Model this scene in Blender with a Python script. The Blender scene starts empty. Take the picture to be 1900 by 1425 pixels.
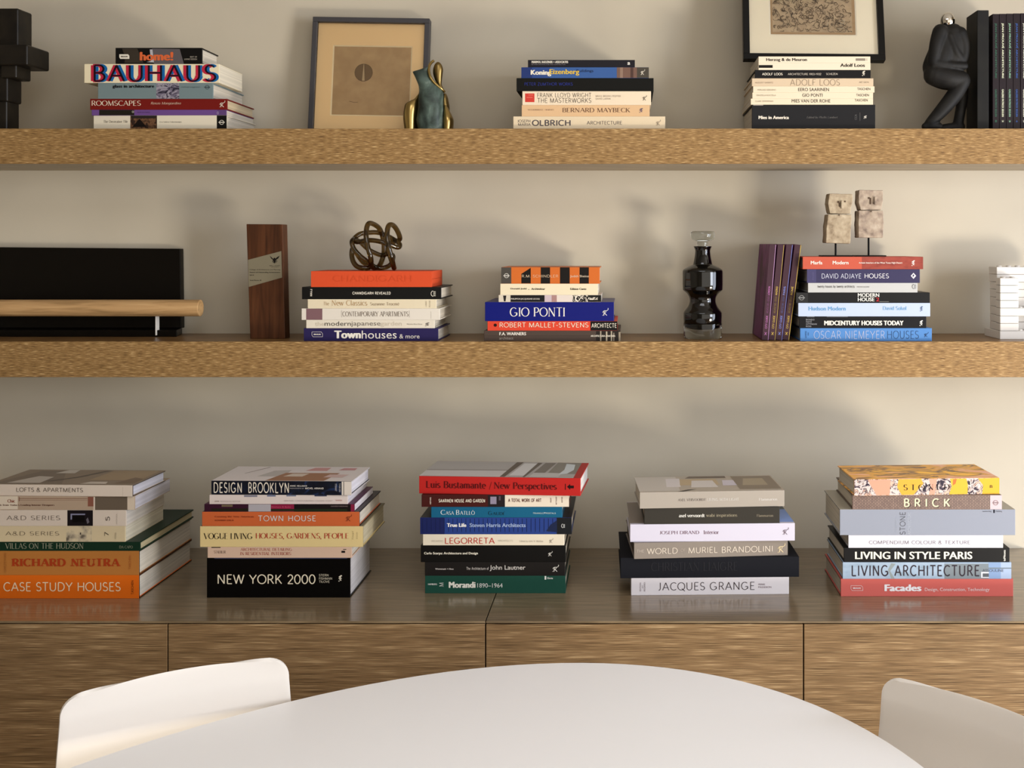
import bpy, bmesh, math, random
from mathutils import Vector, Matrix
random.seed(7)

# ------------------------------------------------------------------ camera, world, lights, exposure
F, VX, VY = 2080.0, 1165.0, 456.0          # focal length and vanishing point in the 1900 x 1425 frame
H, YW = 1.456, 2.70                        # eye height, distance of the back wall
sc = bpy.context.scene
cd = bpy.data.cameras.new('camera'); cam = bpy.data.objects.new('camera', cd); sc.collection.objects.link(cam)
cam.location = (0, 0, H); cam.rotation_euler = (math.pi / 2, 0, 0)
cd.sensor_width = 36; cd.lens = F / 1900 * 36
cd.shift_x = (950 - VX) / 1900; cd.shift_y = (VY - 712.5) / 1900
cd.clip_start = .05
sc.camera = cam
w = bpy.data.worlds.new('world'); sc.world = w; w.use_nodes = True
w.node_tree.nodes['Background'].inputs[0].default_value = (1.0, .92, .80, 1)
w.node_tree.nodes['Background'].inputs[1].default_value = 1.6
def area(name, loc, aim, sx, sy, power, col):
    l = bpy.data.lights.new(name, 'AREA'); l.shape = 'RECTANGLE'; l.size = sx; l.size_y = sy
    l.energy = power; l.color = col
    o = bpy.data.objects.new(name, l); sc.collection.objects.link(o); o.location = loc
    o.rotation_euler = (Vector(aim) - Vector(loc)).to_track_quat('-Z', 'Y').to_euler()
    return o
area('sunlit_floor_bounce', (2.6, .2, .10), (-.25, 2.6, 1.5), .7, .7, 128, (1.0, .92, .78))
area('sky_through_glazed_door', (1.97, 1.8, 1.0), (.4, 2.5, .75), .7, 1.4, 24, (.72, .81, 1.0))
area('added_side_fill', (3.5, -.3, 1.6), (-.5, 1.6, .75), 1.4, 1.4, 110, (.80, .87, 1.0))  # added cool fill with no window behind it, brightens table and left chair
area('added_overhead_fill', (-.1, .6, 2.57), (-.1, .601, 0), 1.2, 1.2, 20, (.93, .95, 1.0))  # added overhead fill for the tabletop, the room has no such fixture
sc.view_settings.view_transform = 'Standard'; sc.view_settings.look = 'None'
sc.view_settings.gamma = 1; sc.view_settings.use_curve_mapping = False
sc.view_settings.exposure = 0.08

# ------------------------------------------------------------------ helpers
def lin(c):
    return tuple(((v / 255) / 12.92 if v / 255 <= .04045 else ((v / 255 + .055) / 1.055) ** 2.4) for v in c)
_m = {}
def mat(c, rough=.5, metal=0., gain=.68, **k):
    key = (tuple(c), rough, metal, gain, tuple(sorted(k.items())))
    if key in _m: return _m[key]
    m = bpy.data.materials.new('mat'); m.use_nodes = True; p = m.node_tree.nodes['Principled BSDF']
    k_ = lin(c); y_ = .3 * k_[0] + .59 * k_[1] + .11 * k_[2]; f_ = .82 if metal or 'Transmission_Weight' in k else gain * (.4 + .6 * min(1, y_ / .06))
    p.inputs['Base Color'].default_value = (*[v * f_ for v in k_], 1); p.inputs['Specular IOR Level'].default_value = .5 if 'Transmission_Weight' in k or rough < .2 else .14; p.inputs['Roughness'].default_value = rough
    p.inputs['Metallic'].default_value = metal
    for a, b in k.items(): p.inputs[a.replace('_', ' ')].default_value = b
    _m[key] = m; return m
def noise_mat(stops, scale=(1, 1, 1), nscale=5, detail=4, rough=.5, metal=0., dist=0., bump=0., kind='noise', lo=.35, hi=.65, second=None, coat=0., g=1.):
    key = ('n', g, tuple(stops), scale, nscale, detail, rough, metal, dist, bump, kind, lo, hi, second, coat)
    if key in _m: return _m[key]
    m = bpy.data.materials.new('mat'); m.use_nodes = True; t = m.node_tree; p = t.nodes['Principled BSDF']
    tc = t.nodes.new('ShaderNodeTexCoord'); mp = t.nodes.new('ShaderNodeMapping'); mp.inputs['Scale'].default_value = scale
    t.links.new(tc.outputs['Object'], mp.inputs['Vector'])
    if kind == 'voronoi':
        n = t.nodes.new('ShaderNodeTexVoronoi'); n.inputs['Scale'].default_value = nscale; out = n.outputs['Distance']
    else:
        n = t.nodes.new('ShaderNodeTexNoise'); n.inputs['Scale'].default_value = nscale; n.inputs['Detail'].default_value = detail
        n.inputs['Distortion'].default_value = dist; out = n.outputs['Fac']
    t.links.new(mp.outputs[0], n.inputs['Vector'])
    if second:                                            # a slower noise added on top: (scale, amount)
        n2 = t.nodes.new('ShaderNodeTexNoise'); n2.inputs['Scale'].default_value = 1; n2.inputs['Detail'].default_value = 2
        mp2 = t.nodes.new('ShaderNodeMapping'); mp2.inputs['Scale'].default_value = second[0]
        t.links.new(tc.outputs['Object'], mp2.inputs['Vector']); t.links.new(mp2.outputs[0], n2.inputs['Vector'])
        ma = t.nodes.new('ShaderNodeMath'); ma.operation = 'MULTIPLY_ADD'; ma.inputs[1].default_value = second[1]
        mb = t.nodes.new('ShaderNodeMath'); mb.operation = 'SUBTRACT'; mb.inputs[1].default_value = second[1] * .5
        t.links.new(n2.outputs['Fac'], ma.inputs[0]); t.links.new(out, ma.inputs[2]); t.links.new(ma.outputs[0], mb.inputs[0]); out = mb.outputs[0]
    r = t.nodes.new('ShaderNodeValToRGB'); e = r.color_ramp.elements
    for i, c in enumerate(stops):
        pos = lo + (hi - lo) * i / (len(stops) - 1)
        el = e[i] if i < 2 else e.new(pos)
        el.position = pos; el.color = (*[v * g for v in lin(c)], 1)
    t.links.new(out, r.inputs[0]); t.links.new(r.outputs[0], p.inputs['Base Color'])
    p.inputs['Specular IOR Level'].default_value = .2; p.inputs['Roughness'].default_value = rough; p.inputs['Metallic'].default_value = metal; p.inputs['Coat Weight'].default_value = coat
    p.inputs['Coat Roughness'].default_value = .17
    if bump:
        b = t.nodes.new('ShaderNodeBump'); b.inputs['Strength'].default_value = bump; b.inputs['Distance'].default_value = .001
        t.links.new(out, b.inputs['Height']); t.links.new(b.outputs[0], p.inputs['Normal'])
        if coat: t.links.new(b.outputs[0], p.inputs['Coat Normal'])
    _m[key] = m; return m
def glass_mat(c, rough=0., ior=1.45):
    return mat(c, rough, 0., Transmission_Weight=1., IOR=ior)
def pane_mat():                                            # picture glass: clear with a faint sheen
    m = bpy.data.materials.new('pane'); m.use_nodes = True; t = m.node_tree; t.nodes.remove(t.nodes['Principled BSDF'])
    a = t.nodes.new('ShaderNodeBsdfTransparent'); b = t.nodes.new('ShaderNodeBsdfGlossy'); b.inputs['Roughness'].default_value = .04
    f = t.nodes.new('ShaderNodeFresnel'); f.inputs[0].default_value = 1.35; x = t.nodes.new('ShaderNodeMixShader')
    t.links.new(f.outputs[0], x.inputs[0]); t.links.new(a.outputs[0], x.inputs[1]); t.links.new(b.outputs[0], x.inputs[2])
    t.links.new(x.outputs[0], t.nodes['Material Output'].inputs[0]); return m

def mesh(name, V, Fc, mats, parent=None, fm=None, smooth=False, bevel=0., loc=None, segs=2):
    me = bpy.data.meshes.new(name); me.from_pydata([tuple(v) for v in V], [], Fc); me.update()
    if not isinstance(mats, (list, tuple)): mats = [mats]
    for m in mats: me.materials.append(m)
    if fm: me.polygons.foreach_set('material_index', fm)
    o = bpy.data.objects.new(name, me); sc.collection.objects.link(o); o.parent = parent
    if loc: o.location = loc
    if smooth: me.polygons.foreach_set('use_smooth', [True] * len(me.polygons))
    if bevel:
        b = o.modifiers.new('bevel', 'BEVEL'); b.width = bevel; b.segments = segs; b.limit_method = 'ANGLE'
    return o
def box_vf(x0, x1, y0, y1, z0, z1, V, Fc):
    n = len(V)
    V += [(x0, y0, z0), (x1, y0, z0), (x1, y1, z0), (x0, y1, z0), (x0, y0, z1), (x1, y0, z1), (x1, y1, z1), (x0, y1, z1)]
    Fc += [tuple(n + i for i in f) for f in ((3, 2, 1, 0), (4, 5, 6, 7), (0, 1, 5, 4), (1, 2, 6, 5), (2, 3, 7, 6), (3, 0, 4, 7))]
def boxes(name, L, m, parent=None, bevel=0., loc=None, segs=2):
    V, Fc = [], []
    for b in L: box_vf(*b, V, Fc)
    return mesh(name, V, Fc, m, parent, bevel=bevel, loc=loc, segs=segs)
def thing(name, label, cat, loc=(0, 0, 0), rot=(0, 0, 0), group=None):
    o = bpy.data.objects.new(name, None); sc.collection.objects.link(o); o.location = loc; o.rotation_euler = rot
    o.empty_display_size = .05
    tag(o, label, cat, group); return o
def tag(o, label, cat, group=None):
    o['label'] = label; o['category'] = cat
    if group: o['group'] = group
    return o
def struct(o, label=None):
    o['kind'] = 'structure'
    return o
def X(px, Y): return (px - VX) * Y / F
def Z(py, Y): return H - (py - VY) * Y / F
def lathe(name, prof, m, parent=None, seg=48, loc=None, smooth=True):       # prof: (r, z) bottom to top
    V, Fc = [], []
    for r, z in prof:
        for k in range(seg):
            a = 2 * math.pi * k / seg; V.append((r * math.cos(a), r * math.sin(a), z))
    for i in range(len(prof) - 1):
        for k in range(seg):
            k2 = (k + 1) % seg; Fc.append((i * seg + k, i * seg + k2, (i + 1) * seg + k2, (i + 1) * seg + k))
    Fc.append(tuple(reversed(range(seg)))); Fc.append(tuple((len(prof) - 1) * seg + k for k in range(seg)))
    o = mesh(name, V, Fc, m, parent, smooth=smooth, loc=loc)
    es = o.modifiers.new('edges', 'EDGE_SPLIT'); es.split_angle = math.radians(50)
    return o
def spline(P, n=8, closed=False):
    P = [Vector(p) for p in P]; out = []; L = len(P)
    for i in range(L if closed else L - 1):
        g = lambda j: P[j % L] if closed else P[max(0, min(L - 1, j))]
        a, b, c, d = g(i - 1), g(i), g(i + 1), g(i + 2)
        for k in range(n):
            t = k / n
            out.append(.5 * ((2 * b) + (c - a) * t + (2 * a - 5 * b + 4 * c - d) * t * t + (3 * b - a - 3 * c + d) * t ** 3))
    if not closed: out.append(P[-1])
    return out
def tube_vf(P, R, V, Fc, seg=14, closed=False):
    n0 = len(V); L = len(P); up = None
    for i, p in enumerate(P):
        if closed: t = P[(i + 1) % L] - P[i - 1]
        else: t = P[min(L - 1, i + 1)] - P[max(0, i - 1)]
        t = t.normalized()
        if up is None: up = t.orthogonal().normalized()
        up = (up - t * up.dot(t)).normalized(); s = t.cross(up)
        r = R[i] if isinstance(R, (list, tuple)) else R
        for k in range(seg):
            a = 2 * math.pi * k / seg; V.append(tuple(p + up * (r * math.cos(a)) + s * (r * math.sin(a))))
    # closed loops: shift the last seam so the rings do not twist
    off = 0
    if closed:
        first = [Vector(v) for v in V[n0:n0 + seg]]; last = [Vector(v) for v in V[n0 + (L - 1) * seg:n0 + L * seg]]
        off = min(range(seg), key=lambda q: sum((last[k] - first[(k + q) % seg]).length for k in range(seg)))
    for i in range(L if closed else L - 1):
        j = (i + 1) % L; q = off if (closed and j == 0) else 0
        for k in range(seg):
            k2 = (k + 1) % seg
            Fc.append((n0 + i * seg + k, n0 + i * seg + k2, n0 + j * seg + (k2 + q) % seg, n0 + j * seg + (k + q) % seg))
    if not closed:
        Fc.append(tuple(n0 + k for k in reversed(range(seg)))); Fc.append(tuple(n0 + (L - 1) * seg + k for k in range(seg)))
def loft(name, rows, m, parent=None, seg=28, power=1.):                 # rows: (z, x_left, x_right, y_centre, half_depth)
    V, Fc = [], []
    for z, xl, xr, yc, d in rows:
        for k in range(seg):
            a = 2 * math.pi * k / seg; c, s = math.cos(a), math.sin(a)
            V.append(((xl + xr) / 2 + (xr - xl) / 2 * math.copysign(abs(c) ** power, c), yc + d * math.copysign(abs(s) ** power, s), z))
    for i in range(len(rows) - 1):
        for k in range(seg):
            k2 = (k + 1) % seg; Fc.append((i * seg + k, i * seg + k2, (i + 1) * seg + k2, (i + 1) * seg + k))
    Fc.append(tuple(reversed(range(seg)))); Fc.append(tuple((len(rows) - 1) * seg + k for k in range(seg)))
    return mesh(name, V, Fc, m, parent, smooth=True)
def interp(rows, n):
    return [tuple(v) for v in _sp(rows, n)]
def _sp(rows, n):
    out = []; L = len(rows)
    for i in range(L - 1):
        a, b, c, d = rows[max(0, i - 1)], rows[i], rows[i + 1], rows[min(L - 1, i + 2)]
        for k in range(n):
            t = k / n
            out.append([.5 * (2 * q + (r - p) * t + (2 * p - 5 * q + 4 * r - s) * t * t + (3 * q - p - 3 * r + s) * t ** 3) for p, q, r, s in zip(a, b, c, d)])
    out.append(list(rows[-1])); return out

# ------------------------------------------------------------------ lettering: a stroke alphabet (serif, slab, deco, thin) and the built-in sans
S_ = 'l .12 0 .12 1 T 01;'
GL = {
'A': '.8|l .05 0 .4 1 t 0;l .4 1 .75 0 T 1;l .17 .34 .63 .34 t', 'B': '.66|' + S_ + 'l .12 1 .33 1 t;a .33 .76 .21 .24 -90 90;l .12 .52 .35 .52 t;a .33 .26 .26 .26 -90 90;l .12 0 .33 0 t',
'C': '.76|a .44 .5 .38 .5 48 312', 'D': '.82|' + S_ + 'l .12 1 .36 1 t;a .36 .5 .38 .5 -90 90;l .12 0 .36 0 t',
'E': '.62|' + S_ + 'l .12 1 .54 1 t;l .12 .52 .48 .52 t;l .12 0 .56 0 t', 'F': '.58|' + S_ + 'l .12 1 .54 1 t;l .12 .52 .46 .52 t',
'G': '.9|a .44 .5 .38 .5 48 340;l .76 .42 .76 .12 T;l .5 .42 .76 .42 t', 'H': '.82|' + S_ + 'l .7 0 .7 1 T 01;l .12 .52 .7 .52 t',
'I': '.26|l .13 0 .13 1 T 01', 'J': '.42|l .28 1 .28 .2 T 0;a .12 .2 .16 .2 250 360', 'K': '.74|' + S_ + 'l .16 .42 .62 1 t 1;l .3 .56 .66 0 T 1',
'L': '.58|' + S_ + 'l .12 0 .54 0 t', 'M': '.98|l .1 0 .14 1 t 0;l .14 1 .48 0 T;l .48 0 .82 1 t;l .82 1 .86 0 T 1', 'N': '.84|l .12 0 .12 1 t 0;l .12 1 .7 0 T;l .7 0 .7 1 t 1',
'O': '.88|a .44 .5 .4 .5 0 360', 'P': '.62|' + S_ + 'l .12 1 .32 1 t;a .32 .73 .24 .27 -90 90;l .12 .46 .32 .46 t', 'Q': '.88|a .44 .5 .4 .5 0 360;l .5 .2 .84 -.14 T',
'R': '.7|' + S_ + 'l .12 1 .32 1 t;a .32 .74 .24 .26 -90 90;l .12 .48 .32 .48 t;l .34 .48 .64 0 T 1', 'S': '.6|a .3 .745 .21 .255 35 270;a .3 .25 .24 .24 -150 90',
'T': '.68|l .34 0 .34 1 T 0;l .04 1 .64 1 t', 'U': '.8|l .12 1 .12 .32 T 0;a .4 .32 .28 .32 180 360;l .68 .32 .68 1 t 1', 'V': '.76|l .04 1 .38 0 T 0;l .38 0 .72 1 t 1',
'W': '1.08|l .04 1 .3 0 T 0;l .3 0 .54 1 t;l .54 1 .78 0 T;l .78 0 1.04 1 t 1', 'X': '.74|l .06 1 .68 0 T 01;l .06 0 .68 1 t 01', 'Y': '.74|l .04 1 .37 .46 T 0;l .7 1 .37 .46 t 0;l .37 .46 .37 0 T 1',
'Z': '.66|l .06 1 .6 1 t;l .6 1 .06 0 T;l .06 0 .6 0 t',
'a': '.52|a .24 .46 .17 .2 0 150;l .41 .46 .41 0 T 1;a .25 .19 .17 .19 0 360', 'b': '.56|l .1 0 .1 1 T 1;a .3 .33 .2 .33 0 360', 'c': '.48|a .28 .33 .22 .33 50 310', 'd': '.56|l .46 0 .46 1 T 01;a .26 .33 .2 .33 0 360',
'e': '.5|a .26 .33 .21 .33 0 310;l .06 .35 .46 .35 t', 'f': '.34|l .14 0 .14 .8 T 0;a .28 .8 .14 .2 60 180;l .02 .64 .32 .64 t', 'g': '.52|a .25 .36 .19 .28 0 360;l .44 .62 .44 -.1 T;a .26 -.1 .18 .2 200 360',
'h': '.58|l .1 0 .1 1 T 01;a .28 .44 .18 .22 0 180;l .46 .44 .46 0 T 1', 'i': '.24|l .12 0 .12 .66 T 01;a .12 .88 .04 .05 0 360', 'j': '.26|l .14 .66 .14 -.1 T 0;a .02 -.1 .12 .18 270 360;a .14 .88 .04 .05 0 360',
'k': '.54|l .1 0 .1 1 T 01;l .12 .28 .42 .64 t 1;l .22 .4 .48 0 T 1', 'l': '.24|l .12 0 .12 1 T 01', 'm': '.86|l .1 0 .1 .66 T 01;a .26 .46 .16 .2 0 180;l .42 .46 .42 0 T 1;a .58 .46 .16 .2 0 180;l .74 .46 .74 0 T 1',
'n': '.58|l .1 0 .1 .66 T 01;a .28 .44 .18 .22 0 180;l .46 .44 .46 0 T 1', 'o': '.54|a .27 .33 .22 .33 0 360', 'p': '.56|l .1 -.3 .1 .66 T 01;a .3 .33 .2 .33 0 360', 'q': '.56|l .46 -.3 .46 .66 T 0;a .26 .33 .2 .33 0 360',
'r': '.4|l .1 0 .1 .66 T 01;a .3 .42 .2 .22 60 180', 's': '.42|a .21 .49 .14 .17 35 270;a .21 .16 .16 .16 -150 90', 't': '.34|l .14 .14 .14 .86 T;a .28 .14 .14 .14 180 300;l .02 .64 .32 .64 t',
'u': '.58|l .1 .66 .1 .2 T 0;a .28 .2 .18 .2 180 360;l .46 .66 .46 0 T 1', 'v': '.5|l .03 .66 .25 0 T 0;l .25 0 .47 .66 t 1', 'w': '.76|l .03 .66 .22 0 T 0;l .22 0 .38 .66 t;l .38 .66 .55 0 T;l .55 0 .73 .66 t 1',
'x': '.5|l .04 .66 .46 0 T 01;l .04 0 .46 .66 t 01', 'y': '.5|l .03 .66 .26 0 T 0;l .47 .66 .18 -.3 t 0', 'z': '.46|l .05 .66 .42 .66 t;l .42 .66 .05 0 T;l .05 0 .42 0 t',
'0': '.66|a .33 .5 .27 .5 0 360', '1': '.4|l .2 0 .2 1 T 0;l .06 .82 .2 1 t', '2': '.6|a .3 .72 .22 .28 -30 170;l .49 .58 .07 0 T;l .07 0 .56 0 t', '3': '.58|a .27 .75 .2 .25 -90 150;a .27 .25 .24 .25 -150 90',
'4': '.64|l .46 0 .46 1 T 0;l .46 1 .05 .28 t;l .05 .28 .6 .28 t', '5': '.58|l .14 1 .5 1 t;l .14 1 .11 .56 t;a .28 .31 .24 .31 -150 130', '6': '.62|a .31 .3 .25 .3 0 360;a .46 .3 .4 .7 95 180', '7': '.58|l .05 1 .54 1 t;l .54 1 .2 0 T',
'8': '.6|a .3 .75 .2 .25 0 360;a .3 .26 .25 .26 0 360', '9': '.62|a .31 .7 .25 .3 0 360;a .16 .7 .4 .7 -85 0', '&': '.78|a .32 .78 .16 .22 0 360;a .3 .25 .25 .27 40 330;l .2 .66 .72 0 T', '-': '.4|l .06 .4 .34 .4 t', '.': '.22|a .11 .04 .04 .04 0 360',
',': '.22|l .12 .08 .06 -.14 T', ':': '.22|a .11 .06 .04 .05 0 360;a .11 .5 .04 .05 0 360', '/': '.5|l .06 -.1 .44 1.1 t', "'": '.18|l .1 1 .08 .78 t', '+': '.5|l .06 .4 .44 .4 t;l .25 .2 .25 .6 t', '!': '.24|l .12 .3 .12 1 T;a .12 .05 .05 .05 0 360',
'[': '.3|l .1 -.15 .1 1.15 t;l .1 1.15 .24 1.15 t;l .1 -.15 .24 -.15 t', ']': '.3|l .2 -.15 .2 1.15 t;l .06 1.15 .2 1.15 t;l .06 -.15 .2 -.15 t', ' ': '.36|',
}
STY = {  # thick, thin, serif half-width, slant, tracking
 'fat': (.20, .15, 0, 0, .1), 'fatcore': (.10, .10, 0, 0, .1),
 'serif': (.125, .05, .1, 0, .05), 'serifb': (.19, .07, .12, 0, .05), 'ital': (.10, .04, .05, .25, .05), 'didone': (.15, .028, .09, 0, .03), 'slab': (.26, .1, .2, 0, .12),
 'deco': (.075, .075, 0, 0, .08), 'thin': (.055, .055, 0, 0, .08), 'geo': (.11, .11, 0, 0, .06), 'geob': (.17, .17, 0, 0, .08), 'nar': (.13, .13, 0, 0, .14), 'narb': (.2, .2, 0, 0, .16)}
def stroke_text(s, sty):
    T, t, sf, sl, tr = STY[sty]; V, Fc = [], []; cx = 0; cnt = [0]
    def strip(pts, ws):
        n0 = len(V); cnt[0] += 1
        for i, (x, y) in enumerate(pts):
            a = pts[max(0, i - 1)]; b = pts[min(len(pts) - 1, i + 1)]
            dx, dy = b[0] - a[0], b[1] - a[1]; L = math.hypot(dx, dy) or 1; nx, ny = -dy / L, dx / L
            V.append((x + nx * ws[i] / 2, y + ny * ws[i] / 2, cnt[0])); V.append((x - nx * ws[i] / 2, y - ny * ws[i] / 2, cnt[0]))
        for i in range(len(pts) - 1): Fc.append((n0 + 2 * i, n0 + 2 * i + 1, n0 + 2 * i + 3, n0 + 2 * i + 2))
    for ch in s:
        acc = {'é': 'e', 'Ó': 'O', 'í': 'i', 'Í': 'I', 'É': 'E'}.get(ch); g = GL.get(acc or ch, GL[' ']); adv, body = g.split('|')
        for st in body.split(';'):
            q = st.split()
            if not q: continue
            if q[0] == 'l':
                x0, y0, x1, y1 = map(float, q[1:5]); wd = T if q[5] == 'T' else t
                strip([(cx + x0, y0), (cx + x1, y1)], [wd, wd])
                if sf and len(q) > 6:
                    for k in q[6]:
                        x, y = (x0, y0) if k == '0' else (x1, y1); up = 1 if y < .1 else -1
                        strip([(cx + x - sf, y + up * t * .5), (cx + x + sf, y + up * t * .5)], [t, t])
            else:
                ax, ay, rx, ry, a0, a1 = map(float, q[1:7]); n = 4 if rx < .06 else max(5, int(abs(a1 - a0) / 20))
                if rx < .06: rx, ry = rx * .6, ry * .6
                pts, ws = [], []
                for i in range(n + 1):
                    a = math.radians(a0 + (a1 - a0) * i / n); pts.append((cx + ax + rx * math.cos(a), ay + ry * math.sin(a)))
                    v = abs(ry * math.cos(a)) / (math.hypot(rx * math.sin(a), ry * math.cos(a)) or 1); ws.append(t + (T - t) * v ** 1.5)
                strip(pts, ws)
        if acc: strip([(cx + .3, 1.12), (cx + .45, 1.3)] if ch != 'é' else [(cx + .22, .78), (cx + .36, .98)], [t * 1.5] * 2)
        cx += float(adv) + tr
    if sl: V = [(x + sl * y, y, q) for x, y, q in V]
    return V, Fc
_tx = {}
SANS = {'sans': 0., 'bold': .03, 'heavy': .06, 'light': 0.}
def text2d(s, sty):
    key = (s, sty)
    if key in _tx: return _tx[key]
    if sty in STY: r = stroke_text(s, sty)
    else:
        c = bpy.data.curves.new('t', 'FONT'); c.body = s; c.resolution_u = 3
        c.space_character = 1.04 if SANS[sty] > .03 else 1.
        o = bpy.data.objects.new('t', c); sc.collection.objects.link(o)
        me = bpy.data.meshes.new_from_object(o.evaluated_get(bpy.context.evaluated_depsgraph_get()))
        V, Fc = [], []; e = SANS[sty]                        # heavier weights: the outline struck several times, slightly shifted
        sh = [(0, 0)] if not e else [(-e, 0), (-e / 2, e / 4), (0, -e / 4), (e / 2, e / 4), (e, 0)]
        for q, (dx, dy) in enumerate(sh):
            n = len(V); V += [(v.co.x + dx, v.co.y + dy, q) for v in me.vertices]; Fc += [tuple(n + i for i in p.vertices) for p in me.polygons]
        r = (V, Fc)
        bpy.data.objects.remove(o); bpy.data.curves.remove(c); bpy.data.meshes.remove(me)
    _tx[key] = r; return r
class Print:
    """flat ink on one plane: polygons and lettering in photo units, gathered into one mesh with one material per ink"""
    def __init__(s, fx, fz, y): s.V, s.F, s.fm, s.m, s.fx, s.fz, s.y = [], [], [], [], fx, fz, y
    def _mi(s, m):
        if m not in s.m: s.m.append(m)
        return s.m.index(m)
    def poly(s, P, m, lift=0):
        n = len(s.V); i = s._mi(m); s.V += [(s.fx(x), s.y - lift - 2e-6 * len(s.F), s.fz(y)) for x, y in P]
        f = list(range(n, n + len(P)))
        ar = sum(P[j][0] * P[(j + 1) % len(P)][1] - P[(j + 1) % len(P)][0] * P[j][1] for j in range(len(P)))
        s.F.append(tuple(f if ar < 0 else reversed(f))); s.fm.append(i)
    def rect(s, x0, x1, y0, y1, m, lift=0): s.poly([(x0, y0), (x1, y0), (x1, y1), (x0, y1)], m, lift)
    def text(s, t, x0, x1, y0, y1, m, sty, rot=0, lift=0):
        V, Fc = text2d(t, sty)
        if not V: return
        if rot == 90: V = [(-y, x, q) for x, y, q in V]
        elif rot == -90: V = [(y, -x, q) for x, y, q in V]
        ax, bx = min(v[0] for v in V), max(v[0] for v in V); ay, by = min(v[1] for v in V), max(v[1] for v in V)
        n = len(s.V); i = s._mi(m)
        s.V += [(s.fx(x0 + (x1 - x0) * (x - ax) / (bx - ax or 1)), s.y - lift - q * 2e-6, s.fz(y1 + (y0 - y1) * (y - ay) / (by - ay or 1))) for x, y, q in V]
        s.F += [tuple(n + k for k in f) for f in Fc]; s.fm += [i] * len(Fc)
    def stroke(s, P, wd, m, lift=0):
        for (xa, ya), (xb, yb) in zip(P, P[1:]):
            dx, dy = xb - xa, yb - ya; L = math.hypot(dx, dy) or 1; nx, ny = -dy / L * wd / 2, dx / L * wd / 2
            s.poly([(xa + nx, ya + ny), (xb + nx, yb + ny), (xb - nx, yb - ny), (xa - nx, ya - ny)], m, lift)
    def ring(s, cx, cy, r, wd, m, lift=0):
        s.stroke([(cx + r * math.cos(a * math.pi / 9), cy + r * math.sin(a * math.pi / 9)) for a in range(19)], wd, m, lift)
    def build(s, name, parent):
        return mesh(name, s.V, s.F, s.m, parent, fm=s.fm) if s.V else None

# ------------------------------------------------------------------ room
WALL = noise_mat([(176, 167, 150), (184, 175, 157)], (1, 1, 1), 3, 3, .85)
CEIL = mat((225, 220, 210), .9); FLOOR = noise_mat([(120, 96, 70), (146, 120, 90)], (2, 14, 1), 2, 4, .45)
SHELF = noise_mat([(98, 72, 41), (126, 97, 58), (138, 107, 67), (174, 144, 98)], (60, 60, 700), 1, 2, .55, lo=.34, hi=.68, dist=.0, second=((14, 14, 240), .25))
SHELFBOT = noise_mat([(150, 138, 118), (166, 152, 130)], (8, 60, 60), 1, 3, .6)
SHELFTOP = noise_mat([(92, 66, 38), (118, 88, 54), (140, 108, 70)], (12, 200, 60), 1, 4, .3, lo=.35, hi=.65)
DOOR = noise_mat([(78, 59, 37), (112, 88, 59), (130, 104, 73), (190, 164, 124)], (13, 13, 1300), 1, 3, .55, lo=.36, hi=.72, dist=.3, second=((2.5, 2.5, 70), .25), bump=.04)
CTOP = noise_mat([(98, 83, 62), (114, 97, 73), (128, 110, 85)], (9, 300, 60), 1, 4, .3, lo=.35, hi=.65, coat=.8, bump=.10)
GAP = mat((24, 17, 11), .8)
struct(boxes('wall_back', [(-3.3, 2.12, YW, YW + .12, 0, 2.6)], WALL))
struct(boxes('floor', [(-3.3, 3.7, -2.6, YW + .12, -.1, 0)], FLOOR))
struct(boxes('ceiling', [(-3.3, 3.7, -2.6, YW + .12, 2.6, 2.7)], CEIL))
struct(boxes('wall_left', [(-3.42, -3.3, -2.6, YW + .12, 0, 2.6)], WALL))
struct(boxes('wall_right', [(2.0, 2.12, 1.3, 1.42, 0, 2.6), (2.0, 2.12, 2.22, YW, 0, 2.6), (2.0, 2.12, 1.42, 2.22, 2.1, 2.6)], WALL))
struct(boxes('light_blocking_wall', [(-3.3, -.6, -2.72, -2.6, 0, 2.6)], WALL))  # unseen partial wall, added to block world light from rear left
struct(boxes('door_1', [(1.99, 2.12, 1.42, 1.46, 0, 2.1), (1.99, 2.12, 2.18, 2.22, 0, 2.1), (1.99, 2.12, 1.46, 2.18, 2.06, 2.1)], mat((235, 235, 232), .4)))
struct(boxes('baseboard_back', [(-3.3, 2.0, YW - .015, YW, 0, .09)], mat((232, 228, 220), .5)))

ZU, ZM, ZC = 1.7143, 1.2448, .728              # tops of upper shelf, lower shelf, credenza
YS, YC = 2.4705, 2.1735                        # their front edges
def shelf(ztop, th, label):
    t = thing('floating_shelf', label, 'shelf', (0, YS, ztop), group='floating oak shelves')
    x0, x1 = -2.3, 1.75
    boxes('shelf_board', [(x0, x1, .004, YW - YS - .0005, -th, -.0025)], SHELFBOT, t)
    boxes('front_edge', [(x0, x1, 0, .0045, -th - .0005, 0)], SHELF, t, bevel=.0008)
    boxes('top_veneer', [(x0, x1, .0045, YW - YS - .0005, -.0025, 0)], SHELFTOP, t)
shelf(ZU, .0773, 'upper floating oak shelf on the wall, carrying the two framed pictures')
shelf(ZM, .0780, 'lower floating oak shelf on the wall, carrying the dark glass decanter')

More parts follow.
